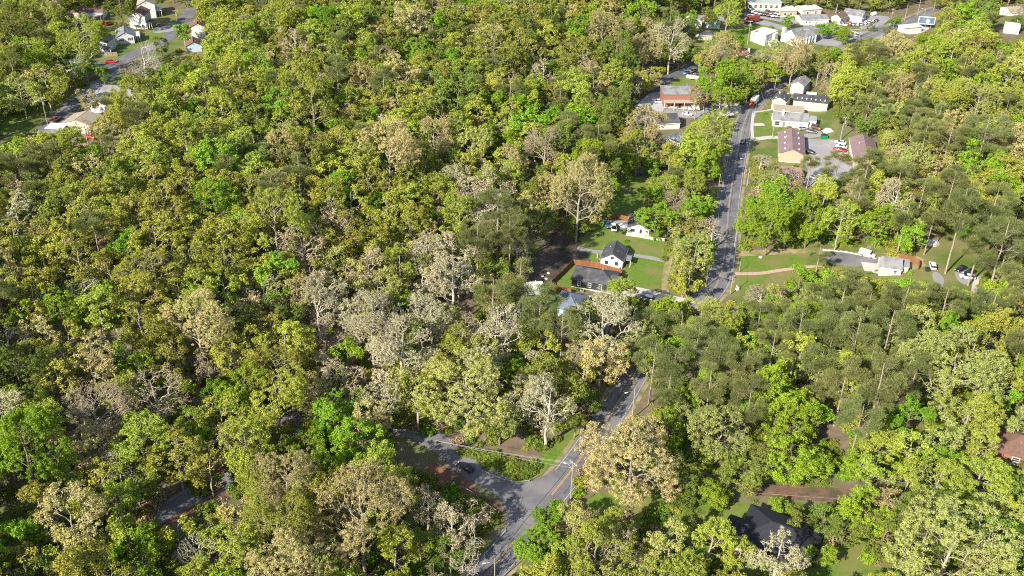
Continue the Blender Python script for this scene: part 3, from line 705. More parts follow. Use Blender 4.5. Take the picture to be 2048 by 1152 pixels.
def skeleton(rng, Ht, R, hb, M, nl=9, lob=.5, flat=1.05, topz=.95, excur=.75, rt=.03, pw=.44, hollow=.35, crown_lo=None, droop=0.0, lean=.03):
    """grow limbs from a trunk to M target points spread over a lobed crown"""
    lo = crown_lo if crown_lo is not None else hb
    cz, rz = (lo + Ht) / 2, (Ht - lo) / 2
    th = rng.uniform(0, 2 * np.pi, nl); ct = rng.uniform(-.8, .95, nl)
    ld = np.stack([np.sqrt(1 - ct ** 2) * np.cos(th), np.sqrt(1 - ct ** 2) * np.sin(th), ct], 1)
    lr = rng.uniform(.75, 1.15, nl) * lob * R
    lc = ld * np.array([R, R, rz]) * (1 - lob * .75) * rng.uniform(.8, 1.1, (nl, 1)) + np.array([0, 0, cz])
    pick = rng.integers(0, nl, M)
    dd = unit(rng.normal(size=(M, 3)) + np.array([0, 0, .22]) + .7 * ld[pick])
    rad = (hollow + (1 - hollow) * rng.random(M) ** .5)
    T = lc[pick] + dd * (lr[pick] * rad)[:, None] * np.array([1, 1, flat])
    T[:, 2] = np.clip(T[:, 2], lo * .8, Ht)
    ntr = 10
    hz = np.linspace(0, hb + (Ht - hb) * excur, ntr)
    ln = rng.normal(size=2) * lean * Ht
    nodes = [np.array([ln[0] * (z / Ht) ** 2 + rng.normal() * .22 * lean * Ht * (z > 0), ln[1] * (z / Ht) ** 2 + rng.normal() * .22 * lean * Ht * (z > 0), z]) for z in hz]
    par = [-1] + list(range(ntr - 1)); plen = list(hz)
    order = np.argsort(np.linalg.norm(T[:, :2], axis=1) + .3 * np.abs(T[:, 2] - cz))
    A = np.zeros((ntr + M * 3, 3)); A[:ntr] = nodes; PL = np.zeros(len(A)); PL[:ntr] = plen
    n = ntr; tip = np.zeros(M, int)
    for q in order:
        t = T[q]; d = t - A[:n]; L = np.linalg.norm(d, axis=1)
        cost = L + .30 * PL[:n] + np.where(d[:, 2] < .15 * L, 1.5 * L * .5, 0) + np.where(A[:n, 2] < hb * .9, 50, 0)
        b = int(np.argmin(cost)); l = L[b]
        p = b
        k = 2 if l > .12 * R else 1
        for s in range(1, k + 1):
            f = s / (k + 1)
            pos = A[b] + d[b] * f + np.array([0, 0, l * (.10 - droop) * math.sin(math.pi * f)]) + rng.normal(size=3) * l * .05
            A[n] = pos; PL[n] = PL[p] + l / (k + 1); par.append(p); p = n; n += 1
        A = A if n + 1 < len(A) else np.vstack([A, np.zeros((M, 3))]); PL = PL if n + 1 < len(PL) else np.append(PL, np.zeros(M))
        A[n] = t; PL[n] = PL[p] + l / (k + 1); par.append(p); tip[q] = n; n += 1
    w = np.zeros(n); w[tip] = 1
    for i in range(n - 1, 0, -1): w[par[i]] += w[i]
    r = rt * np.maximum(w, 1) ** pw
    par = np.array(par); idx = np.arange(1, n)
    r0 = np.minimum(r[par[idx]], r[idx] * 1.5)
    r0[:ntr - 1] = r[par[idx[:ntr - 1]]]
    is_trunk = (idx < ntr)
    return A[par[idx]], A[idx], r0, r[idx], is_trunk, T, unit(T - np.array([0, 0, cz - .2 * rz]))

def leaves(rng, T, Nn, per, rc, sz, asp=.55, up=.3, out=.6, flat=.85, jit=1.0, tri=False):
    M = len(T)
    cnt = rng.poisson(per, M); own = np.repeat(np.arange(M), cnt); n = len(own)
    off = rng.normal(size=(n, 3)); off = unit(off) * (rng.random((n, 1)) ** .45) * rc * np.array([1, 1, flat])
    c = T[own] + off
    nrm = unit(rng.normal(size=(n, 3)) * jit + np.array([0, 0, .25]) + .55 * Nn[own] + 1.0 * unit(off))
    a = unit(np.cross(nrm, rng.normal(size=(n, 3)))); b = np.cross(nrm, a)
    s = sz * rng.uniform(.6, 1.35, (n, 1))
    if tri:
        d = unit(off + .35 * Nn[own] + np.array([0, 0, .35]))
        a = d; b = unit(np.cross(d, rng.normal(size=(n, 3))))
        v = np.stack([c - b * s * asp, c + b * s * asp, c + a * s * 2], 1).reshape(-1, 3)
        f = np.arange(n * 3).reshape(-1, 3)
    else:
        v = np.stack([c - a * s, c - b * s * asp + nrm * s * .18, c + a * s, c + b * s * asp + nrm * s * .18], 1).reshape(-1, 3)
        f = np.arange(n * 4).reshape(-1, 4)
    tint = np.clip(.55 * rng.random(M)[own] + .45 * rng.random(n), 0, 1)
    return v, f, tint

BK = mat('grey_bark', (0.26, 0.22, 0.175), (0.38, 0.33, 0.27), 1.2, rough=.95)
BKP = mat('pine_bark', (0.24, 0.185, 0.145), (0.35, 0.285, 0.23), 1.2, rough=.95)
BKB = mat('bleached_wood', (0.48, 0.44, 0.38), (0.36, 0.32, 0.27), 1.2, rough=.95)
BKD = mat('brown_bark', (0.17, 0.125, 0.09), (0.24, 0.18, 0.14), 1.2, rough=.95)
LM = {
 'ol': leaf_mat('olive_leaves', (0.285, 0.295, 0.036), (0.44, 0.44, 0.09), hv=.02),
 'li': leaf_mat('lime_leaves', (0.17, 0.30, 0.02), (0.31, 0.45, 0.05), hv=.022),
 'gr': leaf_mat('green_leaves', (0.15, 0.205, 0.03), (0.28, 0.33, 0.075)),
 'yl': leaf_mat('yellow_green_leaves', (0.28, 0.345, 0.035), (0.43, 0.48, 0.09), hv=.016),
 'ta': leaf_mat('tan_buds', (0.40, 0.335, 0.12), (0.57, 0.50, 0.23), hv=.010),
 'gt': leaf_mat('grey_tan_buds', (0.39, 0.36, 0.19), (0.55, 0.51, 0.32), hv=.015),
 'pk': leaf_mat('pink_brown_buds', (0.40, 0.30, 0.17), (0.51, 0.41, 0.27), hv=.012),
 'pg': leaf_mat('pale_green_leaves', (0.31, 0.335, 0.075), (0.48, 0.50, 0.17), hv=.02),
 'pi': leaf_mat('pine_needles', (0.13, 0.16, 0.045), (0.255, 0.275, 0.10), trans=.12, hv=.02, vv=.2),
 'ba': leaf_mat('tiny_buds', (0.42, 0.34, 0.24), (0.48, 0.42, 0.32), hv=.01),
}
# species: crown start, targets for a 6 m crown, lobes, leaves per clump, clump radius, leaf size
SP = {
 'ol': dict(bark=BK, Hk=2.0, H0=6, hb=.2, M=330, nl=13, lob=.42, per=31, rc=.56, sz=0.165),
 'yl': dict(bark=BK, Hk=2.0, H0=6, hb=.18, M=340, nl=13, lob=.42, per=34, rc=.58, sz=0.17),
 'li': dict(bark=BKD, Hk=1.95, H0=5, hb=.14, M=330, nl=14, lob=.42, per=40, rc=.6, sz=0.185),
 'gr': dict(bark=BKD, Hk=2.0, H0=5, hb=.15, M=320, nl=12, lob=.42, per=34, rc=.6, sz=0.175),
 'ta': dict(bark=BK, Hk=2.0, H0=6, hb=.2, M=360, nl=13, lob=.42, per=30, rc=.52, sz=0.155),
 'gt': dict(bark=BKB, Hk=2.0, H0=6, hb=.2, M=400, nl=12, lob=.42, per=20, rc=.46, sz=0.145),
 'pk': dict(bark=BK, Hk=2.0, H0=6, hb=.2, M=420, nl=11, lob=.42, per=10, rc=.42, sz=0.13),
 'pg': dict(bark=BK, Hk=1.95, H0=6, hb=.16, M=350, nl=14, lob=.4, per=33, rc=.56, sz=0.165),
 'pi': dict(bark=BKP, Hk=2.5, H0=9, hb=.36, M=250, nl=16, lob=.36, per=98, rc=.78, sz=0.18),
 'ba': dict(bark=BKB, Hk=1.75, H0=5, hb=.24, M=560, nl=10, lob=.45, per=1.2, rc=.3, sz=.12),
}
CLS = [(3.8, 2), (6.2, 3), (10.5, 2)]        # crown radius of each size class, how many forms
def cls_of(R): return 0 if R < 4.9 else (1 if R < 8.2 else 2)
def variant(sp, R): c = cls_of(R); return c, int(rr.integers(0, CLS[c][1])) if c < 2 or sp in ('ol', 'yl', 'ta', 'pg') else 0
PROTO = {}
FARP = {}
for si, (sp, q) in enumerate(SP.items()):
    for ci, (RR, nv) in enumerate(CLS):
      for vi in range(nv):
        if ci == 2 and vi == 1 and sp not in ('ol', 'yl', 'ta', 'pg'): continue
        rng = np.random.default_rng(1000 * si + 10 * ci + vi + 3)
        R0 = RR * (0.82 if sp == 'pi' else 1); Ht = (q['H0'] + q['Hk'] * RR) * rng.uniform(.93, 1.07)
        hb = Ht * q['hb'] * rng.uniform(.85, 1.15)
        M = int(q['M'] * (RR / 6.0) ** (1.75 if ci < 2 else 1.7))
        kw = dict(nl=q['nl'] + 6 * (ci == 2) - 3 * (ci == 0), lob=q['lob'] * (.8 if ci == 2 else 1), rt=.021, pw=.43, lean=.03)
        if sp == 'pi': kw.update(excur=.84, flat=.85, hollow=.05, rt=.012, pw=.44, droop=.12, lean=.008)
        elif sp == 'ba': kw.update(rt=.021, hollow=.05, pw=.45)
        elif sp in ('gt', 'pk'): kw.update(rt=.026, hollow=.12, pw=.41)
        P0, P1, r0, r1, tr, T, Nn = skeleton(rng, Ht, R0, hb, M, **kw)
        if sp == 'pi':
            k = np.linspace(1, .3, tr.sum()); r0[tr] = (.013 * Ht) * k; r1[tr] = (.013 * Ht) * np.r_[k[1:], .2]
        va, fa = segs_geo(P0[tr], P1[tr], r0[tr], r1[tr], 7); vl, fl = segs_geo(P0[~tr], P1[~tr], r0[~tr], r1[~tr], 3)
        trunk = raw_mesh(f'trunk_{sp}', np.vstack([va, vl]), np.vstack([fa, fl + len(va)]), q['bark'], smooth=True)
        if sp == 'pi': v, f, t = leaves(rng, T, Nn, q['per'], q['rc'], q['sz'], asp=.18, tri=True, flat=.75)
        else: v, f, t = leaves(rng, T, Nn, q['per'], q['rc'], q['sz'])
        PROTO[(sp, ci, vi)] = (trunk, raw_mesh(f'crown_{sp}', v, f, LM[sp], t), Ht, R0)
        if vi < 2 and ci < 2:      # lighter version for the far wood
            rng = np.random.default_rng(1000 * si + 10 * ci + vi + 57)
            P0, P1, r0, r1, tr, T, Nn = skeleton(rng, Ht, R0, hb, max(50, int(M * .5)), **dict(kw, rt=kw['rt'] * 1.25))
            if sp == 'pi': v, f, t = leaves(rng, T, Nn, 34, q['rc'] * 1.25, .38, asp=.2, tri=True)
            else: v, f, t = leaves(rng, T, Nn, q['per'] * .8, q['rc'] * 1.3, q['sz'] * 1.5)
            bk = segs_mesh('b', P0, P1, r0, r1, 3, q['bark'])
            n1 = len(bk.vertices)
            vb = np.zeros(n1 * 3); bk.vertices.foreach_get('co', vb); vb = vb.reshape(-1, 3)
            fb = np.zeros(len(bk.polygons) * 4, int); bk.polygons.foreach_get('vertices', fb); fb = fb.reshape(-1, 4)
            me = bpy.data.meshes.new(f'far_{sp}')
            me.from_pydata(np.vstack([vb, v]).tolist(), [], fb.tolist() + (f + n1).tolist())
            me.materials.append(q['bark']); me.materials.append(LM[sp])
            me.polygons.foreach_set('material_index', np.r_[np.zeros(len(fb), int), np.ones(len(f), int)])
            a = me.attributes.new('tint', 'FLOAT', 'FACE'); a.data.foreach_set('value', np.r_[np.zeros(len(fb)), t].astype(np.float32))
            bpy.data.meshes.remove(bk)
            FARP[(sp, ci, vi)] = me
# shrubs
SHR = {}
for k, (lm, dens) in {'green': ('gr', 1), 'lime': ('li', 1), 'twig': ('pk', .5), 'olive': ('ol', .8)}.items():
    rng = np.random.default_rng(hash(k) % 1000 if False else len(k) * 7)
    M = 60
    d = unit(rng.normal(size=(M, 3)) * np.array([1, 1, .6]) + np.array([0, 0, .5])); d[:, 2] = np.abs(d[:, 2])
    T = d * np.array([1.5, 1.5, 1.3]) * rng.uniform(.45, 1.1, (M, 1))
    v, f, t = leaves(rng, T, d, 16 * dens, .5, .2)
    sk = segs_mesh('b', np.zeros((M, 3)), T, np.full(M, .04), np.full(M, .015), 3, BKD)
    vb = np.zeros(len(sk.vertices) * 3); sk.vertices.foreach_get('co', vb); vb = vb.reshape(-1, 3)
    fb = np.zeros(len(sk.polygons) * 4, int); sk.polygons.foreach_get('vertices', fb); fb = fb.reshape(-1, 4)
    me = bpy.data.meshes.new('shrub_' + k)
    me.from_pydata(np.vstack([vb, v]).tolist(), [], fb.tolist() + (f + len(vb)).tolist())
    me.materials.append(BKD); me.materials.append(LM[lm])
    me.polygons.foreach_set('material_index', np.r_[np.zeros(len(fb), int), np.ones(len(f), int)])
    a = me.attributes.new('tint', 'FLOAT', 'FACE'); a.data.foreach_set('value', np.r_[np.zeros(len(fb)), t].astype(np.float32))
    bpy.data.meshes.remove(sk)
    SHR[k] = me

# ------------------------------------------------------------------ trees: what stands where
# (crown centre x, y, crown radius in picture pixels, species, height factor, label)
HERO = [
 (1998,936,26,'yl',0.5,None),
 (2034,940,28,'gr',0.5,None),
 (168,252,20,'pk',0.9,None),
 (640,960,50,'li',1.1,None),
 (800,980,44,'ol',1.1,None),
 (790,1110,50,'yl',1.0,None),
 (1180,800,30,'gr',0.8,None),
 (1150,850,26,'yl',0.6,None),
 (300,205,34,'ol',0.9,None),
 (232,200,20,'yl',0.8,None),
 (250,140,18,'pk',0.7,None),
 (306,150,22,'gr',0.7,None),
 (1962,882,44,'ol',0.8,None),
 (2040,850,34,'pg',0.8,None),
 (1985,945,30,'li',0.6,None),
 (2035,955,26,'yl',0.5,None),
 (1232,212,30,'gr',1.3,None),(1222,255,34,'gr',1.25,None),(1195,285,36,'pi',1.2,None),(1190,225,34,'gr',1.2,None),
 (1240,330,28,'li',0.9,None),
 (1250,120,28,'gr',1,None),
 (1390,1055,36,'gr',0.8,None),
 (1480,1110,34,'yl',0.8,None),
 (1640,1110,34,'li',0.6,None),
 (1560,1010,24,'li',0.5,None),
 (1570,2,15,'gr',0.6,None),
 (1592,0,15,'yl',0.6,None),
 (1614,3,14,'gr',0.6,None),
 (1634,2,15,'ta',0.6,None),
 (1655,1,15,'yl',0.6,None),
 (1677,-2,16,'pi',0.6,None),
 (1700,4,15,'gr',0.6,None),
 (1722,6,15,'pi',0.6,None),
 (1744,8,14,'yl',0.6,None),
 (1764,10,14,'gr',0.6,None),
 (1783,5,14,'gr',0.6,None),
 (1800,-4,16,'yl',0.7,None),
 (1660,-16,18,'gr',0.7,None),
 (1720,-14,18,'gr',0.7,None),
 (1600,-18,18,'yl',0.7,None),
 (1890,30,18,'yl',0.7,None),
 (1915,22,20,'pg',0.7,None),
 (1945,10,20,'ol',0.7,None),
 (1905,55,20,'gr',0.7,None),
 (1935,45,20,'yl',0.7,None),
 (1965,30,20,'ol',0.7,None),
 (1965,60,20,'gr',0.7,None),
 (1880,62,16,'ol',0.6,None),
 (1985,5,18,'gr',0.7,None),
 (2040,25,20,'gt',0.7,None),
 (2040,45,16,'gr',0.6,None),
 (1880,5,14,'gr',0.6,None),
 (1040,560,34,'pi',1.15,None),
 (985,590,34,'pi',1.1,None),
 (1020,470,38,'pi',1.2,None),
 (1215,330,34,'gr',1,None),
 (1150,455,24,'gr',0.7,None),
 (1205,400,30,'gr',0.9,None),
 (1225,375,22,'li',0.7,None),
 (160,88,56,'yl',1,'big yellow green tree beside the narrow white house on the hill'),
 (352,165,38,'li',1,'bright lime tree right of the long grey roof'),
 (262,228,42,'ol',1,'olive tree leaning over the white gable under the grey roof'),
 (252,215,24,'li',.8,'small bright green tree against the white gabled house'),
 (42,188,40,'pg',.9,'pale open tree standing alone on the lawn left of the hill street'),
 (288,118,44,'ba',1,'bleached dead tree with wide grey limbs in front of the low white house'),
 (366,66,20,'li',.8,'narrow bright green tree beside the street, left of the half hidden white house'),
 (322,92,15,'gr',.8,'small dark green tree at the foot of the hill drive'),
 (206,150,14,'li',.9,'slim lime sapling at the bend by the red car'),
 (175,200,22,'ta',.9,'thin budding tree between the hill street and white gable'),
 (210,262,26,'ol',1,'olive tree with long bare stem in front of the cream house'),
 (100,300,42,'yl',.9,None),(35,320,42,'pi',.8,None),(140,300,45,'yl',.9,None),(25,140,48,'gr',1,None),(75,130,42,'li',.9,None),(95,45,40,'yl',1,None),(30,55,45,'gr',1,None),
 (240,15,35,'gr',1,None),(445,50,35,'gr',1,None),(440,110,38,'yl',1,None),(400,235,38,'li',.9,None),(480,150,42,'yl',1,None),
 (658,52,38,'li',1,'bright lime tree in the upper wood, left of the blue green tree'),(722,46,30,'li',.9,None),(600,185,46,'yl',1,None),(555,215,40,'li',.9,None),(735,240,28,'li',.9,'compact bright lime tree in the middle of the upper wood'),
 (943,114,17,'li',.8,'small round lime tree far up in the wood'),(985,206,30,'li',.9,None),(925,190,25,'li',.9,None),(545,165,32,'yl',1,None),
 (778,300,62,'ta',1,'tan oak with pale limbs in the upper middle of the wood'),(868,280,42,'ta',1,None),(945,288,36,'pg',1.1,'tall pale green tree beside the brown budding tree'),
 (1090,300,46,'pk',1,'pink brown budding tree left of the bright lime tree at the wood edge'),(1185,315,46,'li',1.05,'bright lime tree at the wood edge above the shaded garden'),
 (1158,385,66,'ta',1.15,'tall tan oak with a bare trunk standing in the dirt yard'),
 (1262,172,24,'gt',1,'pale twiggy tree overhanging the shaded lot'),(1290,100,34,'ta',1,None),(1342,85,44,'gt',1,'pale spreading tree on the bare bank above the back road'),(1300,62,28,'ta',1,None),
 (1438,108,40,'ta',1,'tan tree between the back road and church lawn'),(1400,118,22,'yl',.8,None),(1235,110,45,'gr',1,None),(1205,62,38,'ta',1,None),(1258,70,30,'ta',1,None),
 (1290,262,46,'ta',1,'tan yellow tree left of the charcoal roofed house'),(1275,300,35,'yl',1,None),(1415,268,44,'yl',1.05,'broad yellow green tree in front of the brick building yard'),(1385,305,42,'yl',1,None),(1408,330,34,'li',1,None),(1340,315,26,'ol',1,None),
 (1312,440,38,'li',.85,'bright lime tree over the small twin gabled house'),(1300,385,26,'li',.9,None),(1332,375,28,'yl',.9,None),(1352,395,28,'pk',.8,'bare pink brown tree beside the road, behind the lime tree'),
 (1350,350,16,'pi',.8,None),(1385,370,30,'yl',1,None),
 (1388,508,44,'pg',.85,'pale lime tree on the verge left of the main road'),(1425,462,34,'ba',.85,'bleached bare tree leaning over the main road'),
 (1395,195,26,'ta',1,'budding tree at the right end of the brick building'),(1465,165,44,'li',1,'broad lime tree between brick building and main road'),(1420,165,32,'li',1,None),(1440,205,22,'yl',.9,None),(1505,150,24,'pg',.9,None),(1495,112,14,'pk',.6,None),
 (995,430,46,'pi',1.1,None),(955,480,40,'pi',1.1,None),(1040,430,36,'pi',1.1,None),(920,430,38,'yl',1.2,'tall yellow green tree beside the dark pines at the wood edge'),(1035,500,34,'gt',.9,None),(990,530,32,'gr',.9,None),(850,440,26,'li',.9,None),(1060,380,34,'gr',1,None),(1085,440,30,'gr',.9,None),
 (852,512,40,'gt',1,None),(905,560,56,'gt',1,'big pale grey budding tree at the edge of the dirt yard'),(635,618,48,'gt',1,'pale grey budding tree alone among olive trees'),(800,530,36,'ol',1,None),(862,640,46,'gt',1,None),
 (800,705,72,'gt',.85,'wide pale tree with white branching trunk in the middle of the wood'),(932,665,36,'pk',.9,None),(1000,650,44,'ba',1.05,'white trunked bare tree left of the pines'),(1080,615,44,'pi',1,None),(1125,650,36,'pi',1,None),(1050,690,32,'yl',.8,None),
 (1208,655,80,'gt',.82,'large pale tree with spreading white limbs below the black house'),(1240,598,40,'yl',.9,'olive tree in front of the concrete drive'),(1150,720,30,'ta',.8,None),
 (935,785,100,'pg',.8,'very large pale grey green tree above the side road'),(1095,815,66,'gt',1,'tangled pale tree between side road and main road'),(1015,740,40,'li',.8,None),(1000,840,40,'pg',.9,None),(1140,750,34,'gr',.8,None),
 (665,830,52,'li',.95,'bright green tree with a pointed top left of the side road'),(725,892,62,'li',.95,'broad bright green tree overhanging the bend of the side road'),(612,900,44,'li',.9,None),(565,930,46,'gr',.9,None),
 (722,1036,104,'ta',1.05,'large tan oak below the side road, crown catching the sun'),(590,1140,88,'ta',1,'tan oak at the bottom edge, left of the road'),(520,965,46,'yl',1,None),(515,1040,44,'li',1,None),(855,1003,44,'pk',1.1,None),(905,1040,44,'gt',1.1,None),(950,1072,30,'ba',1.05,None),(925,1128,38,'ba',1.1,None),(865,1150,44,'gt',1.1,None),(890,1110,38,'gr',.7,None),(840,1090,36,'yl',.7,None),(950,1085,24,'gr',.6,None),
 (490,782,52,'li',1,'bright lime tree in the lower left wood'),(432,800,36,'li',1,None),(383,850,34,'yl',.9,None),(405,885,28,'li',.9,None),
 (68,520,28,'li',.9,'small bright lime tree among olive trees at far left'),(395,572,26,'li',.9,None),(402,410,22,'li',.9,None),(18,905,36,'li',.9,None),(40,1085,46,'li',.9,None),
 (236,930,38,'ba',.9,'bare pinkish tree with white forked trunk in the lower left wood'),(400,1100,52,'ba',1,'bleached dead tree at the bottom left with bare twisting limbs'),(132,940,34,'yl',.9,None),(75,1005,40,'ol',.9,None),(235,1005,44,'yl',.9,None),(200,1110,34,'yl',.8,None),
 (238,692,30,'gt',.9,None),(160,805,36,'gt',.9,None),(50,815,46,'yl',.9,None),(415,735,34,'pk',.9,None),(18,690,40,'ba',.9,'dead white limbed tree at the left edge'),
 (520,130,30,'ta',1,None),(1020,330,36,'ta',1,None),(560,300,38,'ta',1,None),
 (1265,920,106,'ta',.75,'large tan oak right of the main road with pale branching'),(1440,865,66,'pg',.8,'green tree with bare white limbs on its right side'),(1335,860,42,'li',.85,None),(1370,800,40,'li',.85,None),
 (1098,1025,34,'li',.6,'rounded bright green tree at the road side, bottom'),(1078,1090,46,'li',.6,'bright lime tree spreading along the road edge at the bottom'),(1148,1040,40,'pg',.75,None),(1135,1110,40,'yl',.7,None),(1235,1068,46,'yl',.8,'yellow green tree on the near side of the small lawn'),(1340,1088,46,'pg',.95,None),(1420,1092,54,'yl',.95,'sunlit yellow green tree left of the black hip roof'),(1290,1150,42,'pg',.8,None),(1370,1150,50,'yl',.9,None),
 (1555,1115,64,'gt',.9,'bare grey tree rising in front of the black hip roof'),(1735,1022,54,'li',.7,'lime tree below the clay cutting'),(1900,1095,122,'pg',.8,'very large pale yellow green tree in the bottom right corner'),(1650,1040,34,'gr',.6,None),(1600,1035,30,'gr',.6,None),(1690,1060,36,'gr',.6,None),
 (1590,840,50,'li',.9,'bright green tree below the row of pines'),(1640,920,40,'li',.6,None),(1710,925,36,'li',.6,None),(1890,930,46,'li',.6,None),(1760,890,44,'yl',.7,None),(1540,905,40,'gr',.7,None),(1820,950,34,'yl',.6,None),(1430,985,38,'li',.6,None),
 (1850,640,52,'yl',.9,'vivid yellow lime tree among dark pines'),(1905,738,102,'pg',.8,'very large pale green tree on the right slope'),(1935,830,62,'ol',.9,None),(1990,655,52,'ol',.95,None),(2025,640,45,'ol',.95,None),
 (1690,578,44,'pi',.85,None),(1735,615,42,'pi',.85,None),(1808,606,50,'pi',.85,'rounded dark pine in front of the terrace house'),(1890,606,42,'pi',.85,None),(1985,612,44,'pi',.85,None),(2040,600,42,'pi',.85,None),(1640,600,36,'pi',.8,None),(1600,660,44,'pi',1,None),(1545,700,42,'pi',1,None),(1660,650,44,'pi',1,None),(1715,670,46,'pi',1,None),(1780,660,48,'pi',1,None),(1830,750,44,'pi',1,None),(1760,770,54,'pi',1,None),(1690,760,42,'pi',1,None),(1640,730,38,'pi',1,None),(1490,730,42,'pi',.95,None),
 (1308,720,44,'pi',.95,'grey green pine leaning over the shaded road'),(1395,690,46,'pi',.95,None),(1350,740,40,'pi',.95,None),(1440,700,42,'pi',.95,None),(1420,770,40,'pi',.9,None),(1500,800,44,'pi',.9,None),(1720,840,46,'pi',.9,None),
 (1545,630,34,'li',1,None),(1600,560,30,'li',.85,'small bright lime tree at the edge of the roadside lawn'),(1622,610,34,'pg',.9,None),(1400,630,46,'yl',.65,'low olive tree at the mouth of the concrete drive'),(1465,650,38,'ol',.6,None),(1520,595,34,'gt',.6,'pale leafless tree by the white monument'),(1560,590,28,'gt',.7,None),(1480,625,28,'gt',.6,None),
 (1925,425,40,'pi',1.35,'tall pine with long bare pale trunk on the dry clearing'),(2005,490,62,'pi',1,None),(1985,425,46,'pi',1,None),(1960,490,40,'pi',.9,None),(2030,560,30,'pi',.9,None),
 (1960,322,42,'li',1,'round bright green tree on the right hill above the pines'),(1900,195,42,'yl',1,None),(1955,210,44,'pg',1,'broad pale green tree on the upper right hill'),(1865,195,34,'pg',1,None),(1800,178,32,'ta',1,None),(1718,165,24,'li',1,None),(1750,185,20,'ta',1,None),(1740,105,38,'pi',.8,None),(1785,100,36,'ta',.9,None),(1850,92,24,'li',.9,None),(1905,110,30,'yl',1,None),(1970,270,52,'pi',.9,None),(1900,275,40,'pi',.9,None),(1825,330,36,'pg',1,None),
 (1735,335,36,'pi',1,'rounded pine in front of the right motel block'),(1675,335,32,'pi',.8,'dark pine covering the end of the parking lot'),(1622,330,20,'pi',.8,'small wind shaped pine beside the parking lot'),
 (1570,400,46,'li',1,None),(1545,355,30,'pg',.9,None),(1522,320,22,'ba',.8,'grey bare tree at the roadside left of the motel'),(1585,348,25,'pk',.7,'bare purple grey tree in front of the mauve roofed house'),(1620,440,44,'li',1,None),(1540,450,50,'li',1,'broad lime tree on the corner of the gravel drive'),(1500,440,34,'li',.9,None),(1680,445,38,'yl',1,None),(1760,450,38,'li',.9,None),(1830,475,30,'li',.9,None),(1700,400,38,'pk',1,None),(1790,400,40,'gt',1,None),(1880,440,24,'gr',.8,None),(1640,505,20,'pi',.7,None),(1650,385,34,'yl',1,None),
 (1468,88,22,'li',.8,None),(1450,78,18,'li',.8,None),(1455,30,28,'yl',.9,'large yellow green tree by the shop row'),(1370,42,28,'li',.8,None),(1340,48,24,'li',.8,None),(1410,35,22,'gr',.8,None),(1577,42,14,'li',.7,'round green tree on the shop lot'),(1672,58,20,'li',.7,'green tree behind the church roof'),(1648,58,18,'li',.7,None),(1693,72,16,'li',.7,'small green tree on the corner by the church'),(1790,42,12,'li',.7,'round green street tree left of the billboard'),(1775,58,9,'gr',.6,None),(1742,52,9,'gr',.6,None),
 (1588,118,36,'ta',1.05,'forked white trunked tan tree beside the upper road'),(1640,128,28,'ol',1,None),(1610,110,20,'ta',.9,None),(1655,175,30,'pk',.8,'brown twiggy thicket tree behind the cream blocks'),(1680,130,30,'li',.8,None),(1700,215,34,'gr',.8,None),(1740,240,34,'gr',.8,None),(1545,112,30,'pg',.9,None),(1520,122,22,'gt',.8,None),(1700,160,24,'li',.9,None),
]
KEEP = [
 [(925,1160),(985,1070),(1015,1030),(985,1015),(930,985),(860,935),(800,900),(785,862),(850,868),(900,905),(960,945),(1030,968),(1070,960),(1110,925),(1160,870),(1200,800),(1235,765),(1242,735),(1280,730),(1290,790),(1265,830),(1175,880),(1150,930),(1140,985),(1110,995),(1070,1010),(1060,1040),(1065,1075),(1035,1120),(1015,1160)],
 [(915,905),(960,900),(1040,930),(1100,900),(1060,965),(1030,968),(960,945)],
 [(1410,600),(1415,555),(1440,480),(1430,450),(1440,390),(1465,300),(1478,230),(1500,205),(1530,190),(1545,185),(1525,215),(1500,270),(1495,330),(1480,400),(1475,470),(1470,520),(1455,600)],
 [(1150,470),(1240,445),(1330,475),(1335,520),(1330,580),(1390,600),(1250,590),(1230,575),(1100,590),(1040,600),(1070,500),(1110,460)],
 [(1470,500),(1600,495),(1650,490),(1740,505),(1850,520),(1850,500),(1900,450),(1950,470),(1960,550),(1940,575),(1880,565),(1820,552),(1760,556),(1700,530),(1650,520),(1590,545),(1500,590),(1470,590)],
 [(1500,275),(1500,225),(1540,190),(1590,148),(1630,190),(1660,200),(1650,262),(1690,235),(1750,270),(1748,300),(1715,335),(1660,350),(1620,372),(1545,345),(1540,320)],
 [(1265,240),(1275,205),(1340,145),(1395,125),(1430,160),(1415,185),(1450,215),(1480,205),(1480,232),(1400,240),(1370,265),(1362,290),(1325,290),(1315,250)],
 [(1395,92),(1415,50),(1500,40),(1495,0),(1560,5),(1600,15),(1680,15),(1740,20),(1790,30),(1835,0),(1870,-5),(1868,58),(1800,72),(1740,72),(1700,85),(1645,92),(1640,100),(1500,108)],
 [(150,22),(230,22),(270,5),(335,5),(385,20),(420,50),(415,110),(330,90),(318,130),(240,140),(190,125),(180,80)],
 [(85,252),(160,180),(200,168),(235,140),(260,130),(230,165),(218,172),(212,222),(185,275),(90,275)],
 [(0,235),(60,232),(90,222),(95,250),(40,260),(0,262)],
 [(1375,1015),(1480,995),(1560,1000),(1620,1075),(1640,1090),(1800,1160),(1620,1160),(1600,1085),(1480,1075),(1440,1060),(1330,1050)],
 [(1180,990),(1225,975),(1290,985),(1240,1015),(1180,1015)],
 [(1955,915),(1985,870),(2010,862),(2060,900),(2060,940),(1990,925)],
 [(1500,970),(1560,968),(1720,980),(1720,1000),(1600,1005),(1500,990)],
 [(300,1030),(390,980),(410,995),(330,1050)],
 [(1230,345),(1290,345),(1285,440),(1215,440),(1220,360)],
 [(1110,460),(1150,470),(1140,520),(1070,560),(1060,530)],
 [(1985,15),(2030,10),(2045,45),(2048,75),(2000,75),(1985,40)],
 [(1370,30),(1440,28),(1445,62),(1375,62)],
]
